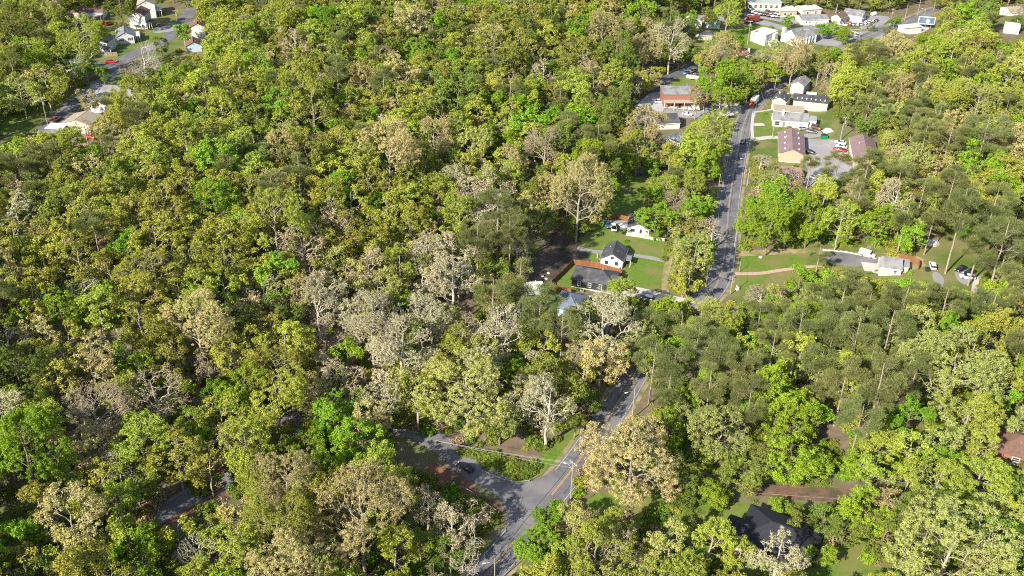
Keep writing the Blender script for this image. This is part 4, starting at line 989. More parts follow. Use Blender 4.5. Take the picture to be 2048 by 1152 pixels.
def inpoly(x, y, P):
    r = False; j = len(P) - 1
    for i in range(len(P)):
        xi, yi = P[i]; xj, yj = P[j]
        if (yi > y) != (yj > y) and x < (xj - xi) * (y - yi) / (yj - yi) + xi: r = not r
        j = i
    return r
KB = [(min(p[0] for p in P), min(p[1] for p in P), max(p[0] for p in P), max(p[1] for p in P), P) for P in KEEP]
def kept(x, y): return any(a <= x <= c and b <= y <= d and inpoly(x, y, P) for a, b, c, d, P in KB)

def region(x, y):
    if x < 620 and y > 740: return 'lower left wood', dict(ol=36, yl=20, li=15, ta=11, gt=4, pk=5, gr=8, ba=2)
    if x < 560 and y < 340: return 'wood round the hill houses', dict(ol=22, yl=30, li=18, gr=14, ta=8, pi=6, gt=2)
    if 590 < x < 1290 and 480 < y < 870: return 'trees round the dirt yard and side road', dict(gt=28, pg=18, ol=22, gr=9, ta=12, li=4, pk=7)
    if x < 900 and y >= 330: return 'wide wood on the left slope', dict(ol=58, yl=17, li=8, ta=7, gt=2, pk=3, gr=5, pi=2, ba=1)
    if x < 1270 and y < 345: return 'wood at the top', dict(ol=30, yl=20, li=14, gr=15, ta=12, pi=5, gt=2, pk=3)
    if x < 1290 and y >= 345: return 'trees round the dirt yard and side road', dict(gt=30, pg=12, ol=18, gr=12, ta=14, li=5, pk=6)
    if y < 60: return 'wood above the shops', dict(ol=20, gr=35, yl=15, pi=20, li=10)
    if x > 1640 and y < 500: return 'wood on the right hill', dict(pi=17, yl=22, ta=13, ol=16, li=12, pg=11, gr=9, pk=4)
    if y < 500: return 'trees along the main road', dict(li=30, yl=35, ol=15, pg=10, ta=10)
    if y > 880: return 'trees on the lower right', dict(li=25, yl=22, gr=22, pg=12, ol=12, ta=7)
    return 'pine stand on the right', dict(pi=18, li=24, pg=19, ol=16, yl=17, gr=6)

NAMES = {'ol': ('oak_tree', 'olive oak in new leaf'), 'yl': ('leafy_tree', 'yellow green tree'), 'li': ('maple_tree', 'bright lime green tree'), 'gr': ('leafy_tree', 'mid green tree'),
         'ta': ('oak_tree', 'tan budding oak'), 'gt': ('budding_tree', 'pale grey budding tree'), 'pk': ('budding_tree', 'pink brown twiggy tree'), 'pg': ('leafy_tree', 'pale grey green tree'),
         'pi': ('pine_tree', 'dark grey green pine'), 'ba': ('bare_tree', 'bleached bare tree')}
TREES = []      # x, y, z, R, height scale, species, label, area
rr = np.random.default_rng(11)
CELL = {}
def put(x, y, z, R, hs, sp, lab, area):
    TREES.append((x, y, z, R, hs, sp, lab, area)); CELL.setdefault((int(x // 12), int(y // 12)), []).append((x, y, R))
def near(x, y, R, k):
    cx, cy = int(x // 12), int(y // 12)
    for i in range(cx - 2, cx + 3):
        for j in range(cy - 2, cy + 3):
            for a, b, r in CELL.get((i, j), ()):
                if (a - x) ** 2 + (b - y) ** 2 < (k * (R + r)) ** 2: return True
    return False
def tree_h(sp, R, hs): return (SP[sp]['H0'] + SP[sp]['Hk'] * R) * hs
for (px, py, pr, sp, hs, lab) in HERO:
    p = at(px, py); R = pr / scl(p)
    for _ in range(3):
        hc = tree_h(sp, R, hs) * (.5 * (1 + SP[sp]['hb'])) * .97
        p = at(px, py, hc); R = pr / scl(p)
    if sp == 'pi': R = R
    put(p.x, p.y, H(p.x, p.y), R, hs, sp, lab, region(px, py)[0])
N_HERO = len(TREES)
def foot_hit(x, y, m):
    for cx, cy, w, l, rz in FOOT:
        dx, dy = x - cx, y - cy; c, s = math.cos(rz), math.sin(rz)
        u, v = dx * c + dy * s, -dx * s + dy * c
        if abs(u) < w / 2 + m and abs(v) < l / 2 + m: return True
    return False
ang = np.linspace(0, 2 * np.pi, 10, endpoint=False)
for gy_ in np.arange(92, 690, 3.6):
    half = 45 + gy_ * .62
    for gx_ in np.arange(-half - 20, half + 20, 3.6):
        x, y = gx_ + rr.uniform(-1.7, 1.7), gy_ + rr.uniform(-1.7, 1.7)
        z = H(x, y); px, py, dep = proj(x, y, z)
        if px < -260 or px > 2250 or py > 1560 or py < -230: continue
        u = rr.random()
        area, wts = region(px, py - 60)
        ks = list(wts); cw = np.cumsum([wts[k] for k in ks]); sp = ks[int(np.searchsorted(cw, rr.random() * cw[-1]))]
        R = 3.8 + 6.0 * rr.random() ** 1.2 if sp != 'pi' else rr.uniform(3.2, 5.4)
        if area == 'wide wood on the left slope' and rr.random() < .3: R *= 1.2
        if near(x, y, R, .54): continue
        if kept(px, py) or foot_hit(x, y, 1.5): continue
        hs = rr.uniform(.75, 1.05)
        if area in ('trees along the main road', 'trees on the lower right'): hs *= .75
        Ht = tree_h(sp, R, hs); s = FOC / dep
        _, cyp, _ = proj(x, y, z + Ht * .5 * (1 + SP[sp]['hb'])); _, typ, _ = proj(x, y, z + Ht)
        rxp, ryp = R * s * .92, max(abs(cyp - typ), R * s * .6)
        bad = kept(px, cyp) or kept(px, .5 * (cyp + py)) or any(kept(px + rxp * math.cos(a), cyp + ryp * math.sin(a)) for a in ang)
        if bad:
            # a low bushy tree may still fit
            R *= .5; hs *= .6; Ht = tree_h(sp, R, hs)
            _, cyp, _ = proj(x, y, z + Ht * .6); rxp = R * s; ryp = Ht * .4 * s
            if sp == 'pi' or rr.random() < .5 or kept(px, cyp) or any(kept(px + rxp * math.cos(a), cyp + ryp * math.sin(a)) for a in ang): continue
        put(x, y, z, R, hs, sp, None, area)

# the biggest in view become things of their own, the rest one far wood
def psize(t): return t[3] * FOC / proj(t[0], t[1], t[2])[2]
def inview(t):
    px, py, _ = proj(t[0], t[1], t[2] + tree_h(t[5], t[3], t[4]) * .6); r = psize(t)
    return -r < px < PW + r and -r < py < PH + r
catof = lambda sp: 'pine tree' if sp == 'pi' else ('bare tree' if sp == 'ba' else 'tree')
LIM = {'tree': 296, 'pine tree': 200, 'bare tree': 60}
cand = sorted(range(len(TREES)), key=lambda i: (0 if i < N_HERO and inview(TREES[i]) else 1 if inview(TREES[i]) else 2, -psize(TREES[i])))
cnt = {}; single = set()
SHORT = {}
for ob in col.objects:
    if ob.get('category') in ('house', 'building', 'church', 'shed', 'workshop'):
        SHORT[ob['label'].split(' with ')[0].split(',')[0]] = proj(*ob.location)[:2]
for (px, py, pr, sp, hs, lab) in HERO:
    if lab: SHORT[re.split(r' (?:with|in|on|at|of|beside|behind|against|above|below|by|among|leaning|left|right|over|between|under|standing|from|alone|overhanging|spreading|covering|crossed|and|rising|crown|leaf|far) ', lab)[0] + '|' + lab] = (px, py)
LABS = {}
def rel_label(i):
    x, y, z, R, hs, sp, lab, area = TREES[i]
    px, py, _ = proj(x, y, z + tree_h(sp, R, hs) * .6)
    best = min(SHORT.items(), key=lambda kv: (kv[1][0] - px) ** 2 + 1.5 * (kv[1][1] - py) ** 2)
    nm_ = best[0].split('|')[-1]
    if '|' in best[0] and len(nm_.split()) > 9: nm_ = ' '.join(nm_.split()[:9])
    while nm_.split()[-1] in ('the', 'of', 'with', 'a', 'in', 'on', 'at', 'by', 'and', 'from', 'left', 'right', 'white', 'its'): nm_ = ' '.join(nm_.split()[:-1])
    dx, dy = px - best[1][0], py - best[1][1]
    rel = ('left of' if dx < 0 else 'right of') if abs(dx) > abs(dy) * 1.2 else ('behind' if dy < 0 else 'in front of')
    size = 'broad ' if R > 6.6 else ('small ' if R < 4.0 else '')
    d = (dx * dx + dy * dy) ** .5
    head = f'{size}{NAMES[sp][1]} {"far " if d > 170 else ""}{rel} the '
    ws = nm_.split()[:16 - len(head.split())]
    while ws[-1] in ('the', 'of', 'with', 'a', 'in', 'on', 'at', 'by', 'and', 'from', 'left', 'right', 'white', 'its', 'under', 'beside', 'above', 'below', 'behind', 'bright', 'pale', 'small', 'dark', 'hill', 'side', 'main', 'long', 'its', 'wood', 'black', 'front', 'tall', 'red', 'brown', 'yellow', 'bare', 'lime', 'half', 'grey', 'low', 'leaning', 'over', 'standing', 'twin', 'tan', 'between', 'along', 'upper', 'lower', 'clay', 'green'):
        ws = ws[:-1]
    return head + ' '.join(ws)
for i in cand:
    if not inview(TREES[i]): continue
    c = catof(TREES[i][5])
    if cnt.get(c, 0) < LIM[c]: cnt[c] = cnt.get(c, 0) + 1; single.add(i)
from collections import Counter
for i in single:
    if not TREES[i][6]: LABS[i] = rel_label(i)
CNT = Counter(LABS.values())
rest = []
for i, (x, y, z, R, hs, sp, lab, area) in enumerate(TREES):
    if i not in single: rest.append(i); continue
    ci, vi = variant(sp, R); trunk, crown, Ht, R0 = PROTO[(sp, ci, vi)]
    nm, look = NAMES[sp]
    o = empty(nm, (x, y, z - .1), rr.uniform(0, 6.28), lab or LABS[i], catof(sp), None if lab else f'{look}s, {area}' if CNT[LABS[i]] == 1 else LABS[i] + ' (several)')
    sxy = R / (R0 * 1.0); o.scale = (sxy, sxy, tree_h(sp, R, hs) / Ht)
    link('trunk', trunk, o); link('crown', crown, o)

def scatter(name, src, items, label, kind='stuff'):
    """items: (x, y, z, rot, sx, sz, which) -> one object whose points carry instances of the source meshes"""
    it = np.array([i[:6] for i in items], float); wh = np.array([i[6] for i in items])
    me = bpy.data.meshes.new(name); me.from_pydata(it[:, :3].tolist(), [], [])
    for nme, vals in (('rot', it[:, 3]), ('sxy', it[:, 4]), ('sz', it[:, 5])):
        a = me.attributes.new(nme, 'FLOAT', 'POINT'); a.data.foreach_set('value', vals.astype(np.float32))
    a = me.attributes.new('which', 'INT', 'POINT'); a.data.foreach_set('value', wh.astype(np.int32))
    o = link(name, me, None, None, kind); o['label'] = label
    ng = bpy.data.node_groups.new(name, 'GeometryNodeTree')
    ng.interface.new_socket('Geometry', in_out='INPUT', socket_type='NodeSocketGeometry')
    ng.interface.new_socket('Geometry', in_out='OUTPUT', socket_type='NodeSocketGeometry')
    N, L = ng.nodes, ng.links
    gi, go = N.new('NodeGroupInput'), N.new('NodeGroupOutput')
    def attr(n, t='FLOAT'):
        q = N.new('GeometryNodeInputNamedAttribute'); q.data_type = t; q.inputs['Name'].default_value = n; return q.outputs['Attribute']
    cr = N.new('ShaderNodeCombineXYZ'); L.new(attr('rot'), cr.inputs['Z'])
    cs = N.new('ShaderNodeCombineXYZ'); sx = attr('sxy'); L.new(sx, cs.inputs['X']); L.new(sx, cs.inputs['Y']); L.new(attr('sz'), cs.inputs['Z'])
    wa = attr('which', 'INT'); jn = N.new('GeometryNodeJoinGeometry')
    for k, sm in enumerate(src):
        so = bpy.data.objects.new(name + '_source', sm)
        oi = N.new('GeometryNodeObjectInfo'); oi.inputs['Object'].default_value = so; oi.inputs['As Instance'].default_value = True
        cp = N.new('FunctionNodeCompare'); cp.data_type = 'INT'; cp.operation = 'EQUAL'
        L.new(wa, cp.inputs[2]); cp.inputs[3].default_value = k
        ip = N.new('GeometryNodeInstanceOnPoints')
        L.new(gi.outputs[0], ip.inputs['Points']); L.new(cp.outputs['Result'], ip.inputs['Selection']); L.new(oi.outputs['Geometry'], ip.inputs['Instance'])
        L.new(cr.outputs[0], ip.inputs['Rotation']); L.new(cs.outputs[0], ip.inputs['Scale']); L.new(ip.outputs[0], jn.inputs[0])
    L.new(jn.outputs[0], go.inputs[0])
    md = o.modifiers.new('scatter', 'NODES'); md.node_group = ng
    return o
src = list(FARP); items = []
for i in rest:
    x, y, z, R, hs, sp, lab, area = TREES[i]
    ci, vi = min(cls_of(R), 1), int(rr.integers(0, 2)); _, _, Ht, R0 = PROTO[(sp, ci, vi)]
    items.append((x, y, z - .1, rr.uniform(0, 6.28), R / R0, tree_h(sp, R, hs) / Ht, src.index((sp, ci, vi))))
scatter('far_wood', [FARP[k] for k in src], items, 'continuous spring wood of small far trees behind the nearer ones')
# undergrowth
ks = list(SHR); it = []
for _ in range(16000):
    y = rr.uniform(100, 690); half = 40 + y * .6
    x = rr.uniform(-half, half); z = H(x, y); px, py, dep = proj(x, y, z)
    if px < -100 or px > 2150 or py > 1300 or py < -60: continue
    s_ = rr.uniform(.5, 1.5)
    if kept(px, py) or kept(px, py - 1.6 * s_ * FOC / dep) or kept(px + 12, py) or kept(px - 12, py) or foot_hit(x, y, 1.8): continue
    if px < 620 and py > 740: w = [.35, .1, .25, .3]
    elif px > 1290 and py > 860: w = [.4, .45, .05, .1]
    elif 600 < px < 1080 and py > 860: w = [.5, .3, .1, .1]
    elif px < 900: w = [.3, .1, .3, .3]
    else: w = [.4, .2, .15, .25]
    it.append((x, y, z - .1, rr.uniform(0, 6.28), s_, s_ * rr.uniform(.7, 1.3), int(rr.choice(4, p=w))))
for poly, n, w in (([(915,905),(960,900),(1040,925),(1085,925),(1060,955),(1030,958),(975,935)], 90, 1), ([(850,985),(960,1000),(1000,1040),(940,1110),(860,1120)], 90, 0), ([(1500,1005),(1600,1015),(1720,1030),(1700,1080),(1640,1070),(1560,1015)], 60, 0),
                   ([(1660,480),(1840,480),(1830,500),(1660,492)], 30, 1), ([(760,830),(880,850),(870,860),(780,845)], 20, 0)):
    k = 0
    while k < n:
        a = (rr.uniform(min(q[0] for q in poly), max(q[0] for q in poly)), rr.uniform(min(q[1] for q in poly), max(q[1] for q in poly)))
        if not inpoly(*a, poly): continue
        p = at(*a); k += 1; w = int(rr.choice([w, w, w, w, w, 0]))
        if foot_hit(p.x, p.y, 1): continue
        s_ = rr.uniform(.5, 1.0); it.append((p.x, p.y, p.z - .1, rr.uniform(0, 6.28), s_, s_ * .9, w))
scatter('undergrowth', [SHR[k] for k in ks], it, 'low green and brown undergrowth covering the ground between the trees')
print('TREES', len(TREES), 'single', len(single), cnt, 'far', len(items), 'shrubs', len(it))

# bushes that stand alone near the houses
for k, (x, y, r, kind, lab) in enumerate([
 (1336, 490, .9, 'green', 'uppermost dark bush of the hedge row along the ditch'), (1333, 504, .9, 'green', 'second dark bush from the top of the ditch hedge'), (1329, 519, .9, 'green', 'lowest dark bush of the ditch hedge, by the gravel drive'),
 (1252, 531, .6, 'green', 'round bush at the right front corner of the white cottage'), (1262, 528, .55, 'olive', 'olive bush on the lawn right of the white cottage'), (1253, 484, .6, 'lime', 'lime bush below the pale block retaining wall'),
 (1578, 256, .7, 'green', 'dark bush against the front wall of the long white house'), (1560, 258, .5, 'lime', 'small bush by the porch of the long white house'), (1532, 228, .6, 'green', 'bush by the concrete walk on the front lawn'),
 (1556, 336, .7, 'lime', 'bright bush below the gable wall of the left motel block'), (1592, 334, .7, 'green', 'green bush below the entrance of the left motel block'),
 (310, 78, .8, 'green', 'dark bush at the corner of the low white house porch'), (240, 92, .6, 'olive', 'olive bush in front of the shuttered windows'), (1740, 548, .6, 'green', 'bush at the edge of the white concrete pad'), (1820, 548, .7, 'lime', 'bright bush right of the cream terrace house'),
 (1542, 56, .9, 'green', 'bush on the far edge of the church green'), (1620, 88, .8, 'green', 'bush at the buttressed end of the church'), (1412, 232, .7, 'olive', 'bush at the end of the shop yard'), (1148, 592, .6, 'lime', 'lime bush at the front of the black house')]):
    p = at(x, y); o = empty('bush', (p.x, p.y, p.z - .08), k * 1.3, lab, 'bush'); o.scale = (r, r, r * 1.1)
    link('foliage', SHR[kind], o)
# ------------------------------------------------------------------ vehicles
m, nt, b = nmat('car_paint')
oi = nt.nodes.new('ShaderNodeObjectInfo'); nt.links.new(oi.outputs['Color'], b.inputs['Base Color'])
b.inputs['Roughness'].default_value = 0.28; b.inputs['Coat Weight'].default_value = 0.5
M_paint = m
M_cglass = mat('car_glass', (0.02, 0.024, 0.03), (0.03, 0.035, 0.04), 1, rough=0.08, spec=0.7)
M_tyre = mat('tyre_rubber', (0.02, 0.02, 0.02), (0.03, 0.03, 0.03), 5)
M_rim = mat('wheel_rim', (0.5, 0.5, 0.52), (0.4, 0.4, 0.42), 5, rough=0.3, metal=0.8)
M_lamp = mat('headlamp', (0.75, 0.75, 0.72), (0.6, 0.6, 0.6), 5, rough=0.15)
M_tail = mat('tail_lamp', (0.35, 0.02, 0.02), (0.25, 0.02, 0.02), 5, rough=0.2)
def loft(secs, m, name):
    """secs: (x, z_low, z_high, half width low, half width high)"""
    bd = MB()
    rings = []
    for x, zl, zh, wl, wh in secs:
        c = min(.12, (zh - zl) * .3)
        ring = [(x, -wl * .92, zl), (x, wl * .92, zl), (x, wl, zl + c), (x, (wl + wh) / 2 * 1.02, (zl + zh) / 2), (x, wh, zh - c), (x, wh * .86, zh), (x, -wh * .86, zh), (x, -wh, zh - c), (x, -(wl + wh) / 2 * 1.02, (zl + zh) / 2), (x, -wl, zl + c)]
        rings.append(range(len(bd.v), len(bd.v) + 10)); bd.v += ring
    for a, b_ in zip(rings, rings[1:]):
        for i in range(10): bd.f.append((a[i], a[(i + 1) % 10], b_[(i + 1) % 10], b_[i]))
    bd.f.append(tuple(rings[0])[::-1]); bd.f.append(tuple(rings[-1]))
    me = bd.mesh(name, m)
    me.polygons.foreach_set('use_smooth', np.ones(len(me.polygons), bool)); me.set_sharp_from_angle(angle=R_(40))
    return me
def wheel_mesh():
    w = MB(); w.tube((0, -.11, 0), (0, .11, 0), .33, .33, 14); return w.mesh('tyre', M_tyre)
def rim_mesh():
    w = MB(); w.tube((0, -.12, 0), (0, .12, 0), .2, .2, 10); return w.mesh('rim', M_rim)
WH, RIM = wheel_mesh(), rim_mesh()
KINDS = {
 'car': dict(body=[(-2.3, .42, .8, .7, .72), (-2.2, .3, .92, .84, .8), (-1.2, .22, .98, .9, .84), (1.0, .22, .96, .9, .84), (1.9, .26, .84, .86, .78), (2.3, .36, .7, .72, .66)],
             cab=[(-1.75, .92, .98, .78, .74), (-1.05, .92, 1.40, .8, .62), (.25, .92, 1.42, .8, .62), (1.05, .9, .97, .78, .74)], roof=[(-1.1, 1.36, 1.44, .62, .58), (-.4, 1.38, 1.47, .65, .6), (.28, 1.36, 1.45, .62, .58)], ax=(-1.4, 1.4), L=2.3),
 'suv': dict(body=[(-2.3, .45, 1.0, .78, .8), (-2.2, .35, 1.08, .9, .86), (1.0, .3, 1.08, .93, .88), (2.0, .34, 1.0, .9, .82), (2.35, .42, .86, .76, .7)],
             cab=[(-2.2, 1.04, 1.1, .84, .8), (-1.9, 1.04, 1.68, .86, .7), (.3, 1.04, 1.7, .86, .7), (1.15, 1.02, 1.08, .84, .8)], roof=[(-1.95, 1.64, 1.72, .7, .66), (-.6, 1.66, 1.76, .72, .68), (.35, 1.64, 1.73, .7, .66)], ax=(-1.4, 1.42), L=2.35),
 'pickup': dict(body=[(-2.7, .5, 1.0, .86, .84), (-2.6, .42, 1.06, .92, .88), (-.7, .4, 1.06, .94, .9), (1.2, .38, 1.08, .94, .9), (2.3, .42, 1.02, .9, .84), (2.65, .5, .88, .8, .74)],
             cab=[(-.8, 1.04, 1.1, .84, .8), (-.7, 1.04, 1.72, .86, .7), (.6, 1.04, 1.74, .86, .7), (1.35, 1.04, 1.1, .84, .8)], roof=[(-.75, 1.68, 1.76, .7, .66), (0, 1.7, 1.79, .72, .68), (.62, 1.68, 1.77, .7, .66)], ax=(-1.7, 1.7), L=2.65, bed=True),
 'van': dict(body=[(-2.6, .42, 1.9, .86, .74), (-2.5, .36, 2.0, .93, .8), (1.0, .36, 2.0, .95, .8), (1.5, .36, 1.5, .94, .82), (2.3, .38, 1.05, .9, .8), (2.6, .45, .9, .8, .72)],
             cab=[(.95, 1.2, 1.95, .97, .82), (1.35, 1.2, 1.72, .97, .84), (1.75, 1.1, 1.3, .93, .82)], roof=[(-2.3, 1.98, 2.04, .7, .66), (-.6, 1.99, 2.06, .72, .68), (.9, 1.98, 2.04, .7, .66)], ax=(-1.6, 1.6), L=2.6),
}
VM = {}
for kn, q in KINDS.items():
    VM[kn] = (loft(q['body'], M_paint, 'body_' + kn), loft(q['cab'], M_cglass, 'glass_' + kn), loft(q['roof'], M_paint, 'roof_' + kn))
LMESH = MB().box((0, 0, 0), (.12, .4, .18)).mesh('lamp', M_lamp); TMESH = MB().box((0, 0, 0), (.1, .34, .2)).mesh('tail', M_tail)
def car(kind, label, c, d, colr, group=None, name=None, cat=None, k=1.0):
    p = at(*c); q = at(c[0] + d[0], c[1] + d[1]); rz = math.atan2(q.y - p.y, q.x - p.x)
    z = max(H(p.x + 2 * math.cos(rz) * s, p.y + 2 * math.sin(rz) * s) for s in (-1, 0, 1)) + .11
    nm = name or {'car': 'parked_car', 'suv': 'parked_car', 'pickup': 'pickup_truck', 'van': 'white_van'}[kind]
    o = empty(nm, (p.x, p.y, z), rz, label, cat or {'pickup': 'pickup', 'van': 'van'}.get(kind, 'car'), group)
    o.scale = (k, k, k)
    for me, n in zip(VM[kind], ('body', 'window_glass', 'roof')):
        e = link(n, me, o); e.color = (*colr, 1)
    K = KINDS[kind]
    for x in K['ax']:
        for y in (-.8, .8):
            w = link('wheel', WH, o); w.location = (x, y, .33); r = link('rim', RIM, w)
    for y in (-.55, .55):
        l = link('headlight', LMESH, o); l.location = (K['L'] - .04, y, .72)
        l = link('tail_light', TMESH, o); l.location = (-K['L'] + .02, y, .8)
    if K.get('bed'):
        MB().box((-1.7, 0, 1.06), (1.7, 1.5, .06)).build('load_bed', M_dark, o)
        for y in (-.86, .86): e = MB().box((-1.7, y, 1.14), (1.9, .12, .16)).build('bed_side', M_paint, o); e.color = (*colr, 1)
    return o
Wc, Bc, Rc, Sc, Gc, Uc = (.75, .75, .74), (.015, .015, .018), (.45, .02, .025), (.4, .41, .42), (.1, .1, .11), (.05, .1, .2)
car('car', 'black car parked half on the verge of the side road', (930, 939), (-26, -13), Bc)
car('car', 'white saloon at the near end of the car pad by the tall pine', (1934, 557), (-40, -5), Wc)
car('car', 'black car parked farthest left on the car pad by the tall pine', (1921, 541), (-20, 9), Bc)
car('car', 'black car between another black car and a white saloon on the hill', (1938, 548), (-24, 8), Bc)
car('suv', 'white car facing uphill alone on the short paved pad', (1864, 536), (-8, -22), Wc)
car('van', 'white van beside the clay bank above the cream terrace house', (1733, 514), (30, 4), Wc)
car('car', 'white car at the far end of the row before the right motel block', (1680, 290), (-30, 2), Wc)
car('car', 'white car next to the red pickup in the motel lot', (1682, 298), (-30, 1), Wc)
car('pickup', 'red pickup in the middle of the row before the right motel block', (1678, 305), (-30, 0), Rc)
car('car', 'white car half hidden by the pine in the motel lot', (1688, 316), (-30, 4), Wc)
car('pickup', 'dark red pickup at the near end of the motel row', (1693, 324), (-30, 3), (.25, .015, .02))
car('car', 'black car in the shade at the corner of the left motel block', (1620, 308), (30, 3), Bc)
car('car', 'silver blue car at the bottom of the motel lot', (1630, 360), (30, 4), (.3, .36, .4))
car('car', 'silver car behind the left motel block, by the long white house', (1605, 260), (20, -5), Sc)
car('car', 'dark grey car on the gravel behind the left motel block', (1622, 267), (26, 1), Gc)
car('suv', 'dark red brown car on the grass behind the motel', (1632, 259), (24, 4), (.16, .07, .06))
car('car', 'dark car driving along the main road by the front lawn', (1485, 285), (5, -30), Gc, name='car')
car('van', 'white van parked in front of the red brick building', (1387, 221), (-30, -1), Wc)
car('car', 'small white car beside the charcoal roofed house', (1374, 231), (24, 4), Wc)
car('car', 'white car in the shaded lot left of the brick building', (1318, 206), (28, 0), Wc)
car('car', 'blue car on the grass beside the back road', (1373, 148), (-20, 8), (.08, .2, .42))
car('suv', 'silver car next to the blue car by the back road', (1384, 145), (-20, 6), Sc)
car('car', 'grey car right of the silver car by the back road', (1394, 149), (-20, 6), Gc)
car('car', 'bright red car parked at the bend of the hill street', (222, 126), (26, -1), (.6, .015, .03))
car('pickup', 'red pickup in shade behind the small lawn, nearest the long pale house', (205, 52), (24, -6), (.5, .04, .03))
car('suv', 'red car in shade beside the red pickup behind the lawn', (219, 50), (24, -6), (.5, .05, .03))
car('car', 'dark red car on the drive of the tall white house with red porch', (322, 53), (26, -4), (.14, .02, .02))
car('car', 'dark red car in shade between the lawn and the tall white house', (246, 52), (24, -4), (.14, .02, .02))
car('pickup', 'maroon and white pickup at the foot of the hill street', (112, 243), (16, -10), (.22, .08, .07))
car('car', 'red car beside the cream house under the trees', (183, 277), (24, 4), (.5, .03, .02))
car('pickup', 'white pickup on the shaded grass left of the twin gabled house', (1227, 458), (-3, -20), Wc)
car('car', 'dark blue car under the tan tree left of the white pickup', (1214, 453), (10, 18), Uc)
car('car', 'dark red car on the concrete drive of the black house', (1261, 583), (30, 9), (.16, .03, .02))
car('car', 'grey car parked low on the concrete drive under trees', (1292, 600), (28, 8), Gc)
car('suv', 'white car under trees beside the concrete drive', (1302, 603), (28, 8), Wc)
rc = np.random.default_rng(5)
YC = [Wc, Wc, Sc, Gc, (.3, .06, .05), Wc, Sc]
n = 0
for row_ in ([(1500, 26), (1508, 28), (1516, 30), (1524, 31), (1533, 33), (1541, 34), (1550, 35)], [(1497, 36), (1505, 38), (1512, 41)], [(1536, 28), (1545, 29), (1553, 30)], [(1724, 50), (1731, 48), (1738, 46), (1746, 45), (1753, 43)], [(1700, 51), (1707, 50), (1716, 51)]):
    for (x, y) in row_:
        c_ = YC[n % len(YC)]; n += 1; shop = x < 1600
        lab = {Wc: 'white', Sc: 'silver', Gc: 'dark grey'}.get(c_, 'rust red')
        lab = f'{lab} car in the crowded lot of the shop row' if shop else f'{lab} car in the yard by the long white workshop'
        car(('car', 'suv')[n % 2], lab, (x, y), (10, 9 if shop else -9), c_, lab.replace(' car ', ' cars '))
car('car', 'white car behind the brown roofed house at the shops', (1686, 52), (20, 3), Wc)
car('car', 'white car right of the church tree, near the small green corner tree', (1706, 68), (20, -3), Wc)
car('car', 'pale car beneath the corner tree by the church', (1716, 72), (20, -5), Sc)
car('van', 'white camper van at the back of the workshop yard', (1748, 31), (20, -6), Wc, name='camper_van')

def box_truck(label, c, d, cabc, boxc, Lb=5.0, hb=2.6, cat='truck', name='box_truck'):
    p = at(*c); q = at(c[0] + d[0], c[1] + d[1]); rz = math.atan2(q.y - p.y, q.x - p.x)
    o = empty(name, (p.x, p.y, H(p.x, p.y) + .12), rz, label, cat)
    MB().box((-1.1, 0, .8 + hb / 2), (Lb, 2.35, hb)).build('cargo_box', boxc, o)
    MB().box((-.4, 0, .62), (Lb + 2.4, 1.0, .25)).build('chassis', M_dark, o)
    cb = MB(); cb.prism([(1.5, .5), (3.5, .5), (3.55, 1.3), (3.1, 1.5), (2.75, 2.4), (1.5, 2.45)], -1.05, 1.05, lambda u, v, b: (u, b, v)); cb.build('cab', cabc, o)
    MB().poly([(3.12, -.9, 1.53), (3.12, .9, 1.53), (2.8, .9, 2.3), (2.8, -.9, 2.3)]).build('windscreen', M_cglass, o)
    for y in (-1.06, 1.06): MB().box((2.2, y, 1.85), (.9, .03, .6)).build('side_window', M_cglass, o)
    for x in (-2.4, 2.5):
        for y in (-.95, .95):
            w = link('wheel', WH, o); w.location = (x, y, .42); w.scale = (1.3, 1.5, 1.3); link('rim', RIM, w)
    return o
M_org = mat('orange_paint', (0.55, 0.12, 0.035), (0.45, 0.1, 0.03), 1, rough=.4)
box_truck('orange cabbed truck with white cargo box driving down the main road', (1507, 209), (-14, 14), M_org, M_white)
box_truck('long red lorry parked in shade behind the church green', (1502, 45), (-20, 3), M_brick, mat('red_truck_box', (0.32, .06, .05), (.24, .05, .04), 1), Lb=8, cat='lorry', name='red_lorry')

# ------------------------------------------------------------------ poles and wires
M_wood = mat('weathered_pole', (0.30, 0.25, 0.2), (0.42, 0.37, 0.31), 1.0, rough=.95, stretch=(1, 1, .2))
M_wire = mat('wire', (0.4, 0.4, 0.4), (0.33, 0.33, 0.33), 1, rough=.5)
TOPS = {}
def utility_pole(key, label, base, top, arm=True, tr=0, lamp=0, az=None, r=.15, name='utility_pole', cat='utility pole', m=None):
    p = at(*base); lo, hi = 2.0, 40.0
    for _ in range(30):
        md = (lo + hi) / 2
        if proj(p.x, p.y, p.z + md)[1] > top[1]: lo = md
        else: hi = md
    h = min(max(lo, 3.0), 17.0)
    rz = az if az is not None else 0.0
    o = empty(name, (p.x, p.y, p.z), rz, label, cat)
    m = m or M_wood
    MB().tube((0, 0, -.5), (0, 0, h), r, r * .62, 8).build('shaft', m, o)
    if arm:
        a = MB().box((0, .14, h - .5), (2.5, .11, .14)).build('crossarm', m, o)
        for x in (-1.1, -.4, .4, 1.1): MB().tube((x, .14, h - .43), (x, .14, h - .15), .07, .05, 6).build('insulator', M_lamp, a)
    for i in range(tr): MB().tube((.42 * (-1) ** i, -.1, h - 2.9), (.42 * (-1) ** i, -.1, h - 1.8), .27, .27, 10).build('transformer', M_metal, o)
    if lamp:
        la = MB().tube((0, 0, h * .8), (-1.1 * lamp, -.2, h * .88), .045).tube((-1.1 * lamp, -.2, h * .88), (-2.0 * lamp, -.3, h * .87), .045).build('lamp_arm', M_metal, o)
        MB().tube((-1.85 * lamp, -.3, h * .86), (-2.6 * lamp, -.35, h * .85), .13, .2, 8).build('lamp_head', M_lamp, la)
    TOPS[key] = Vector((p.x, p.y, p.z + h - .2))
    return o
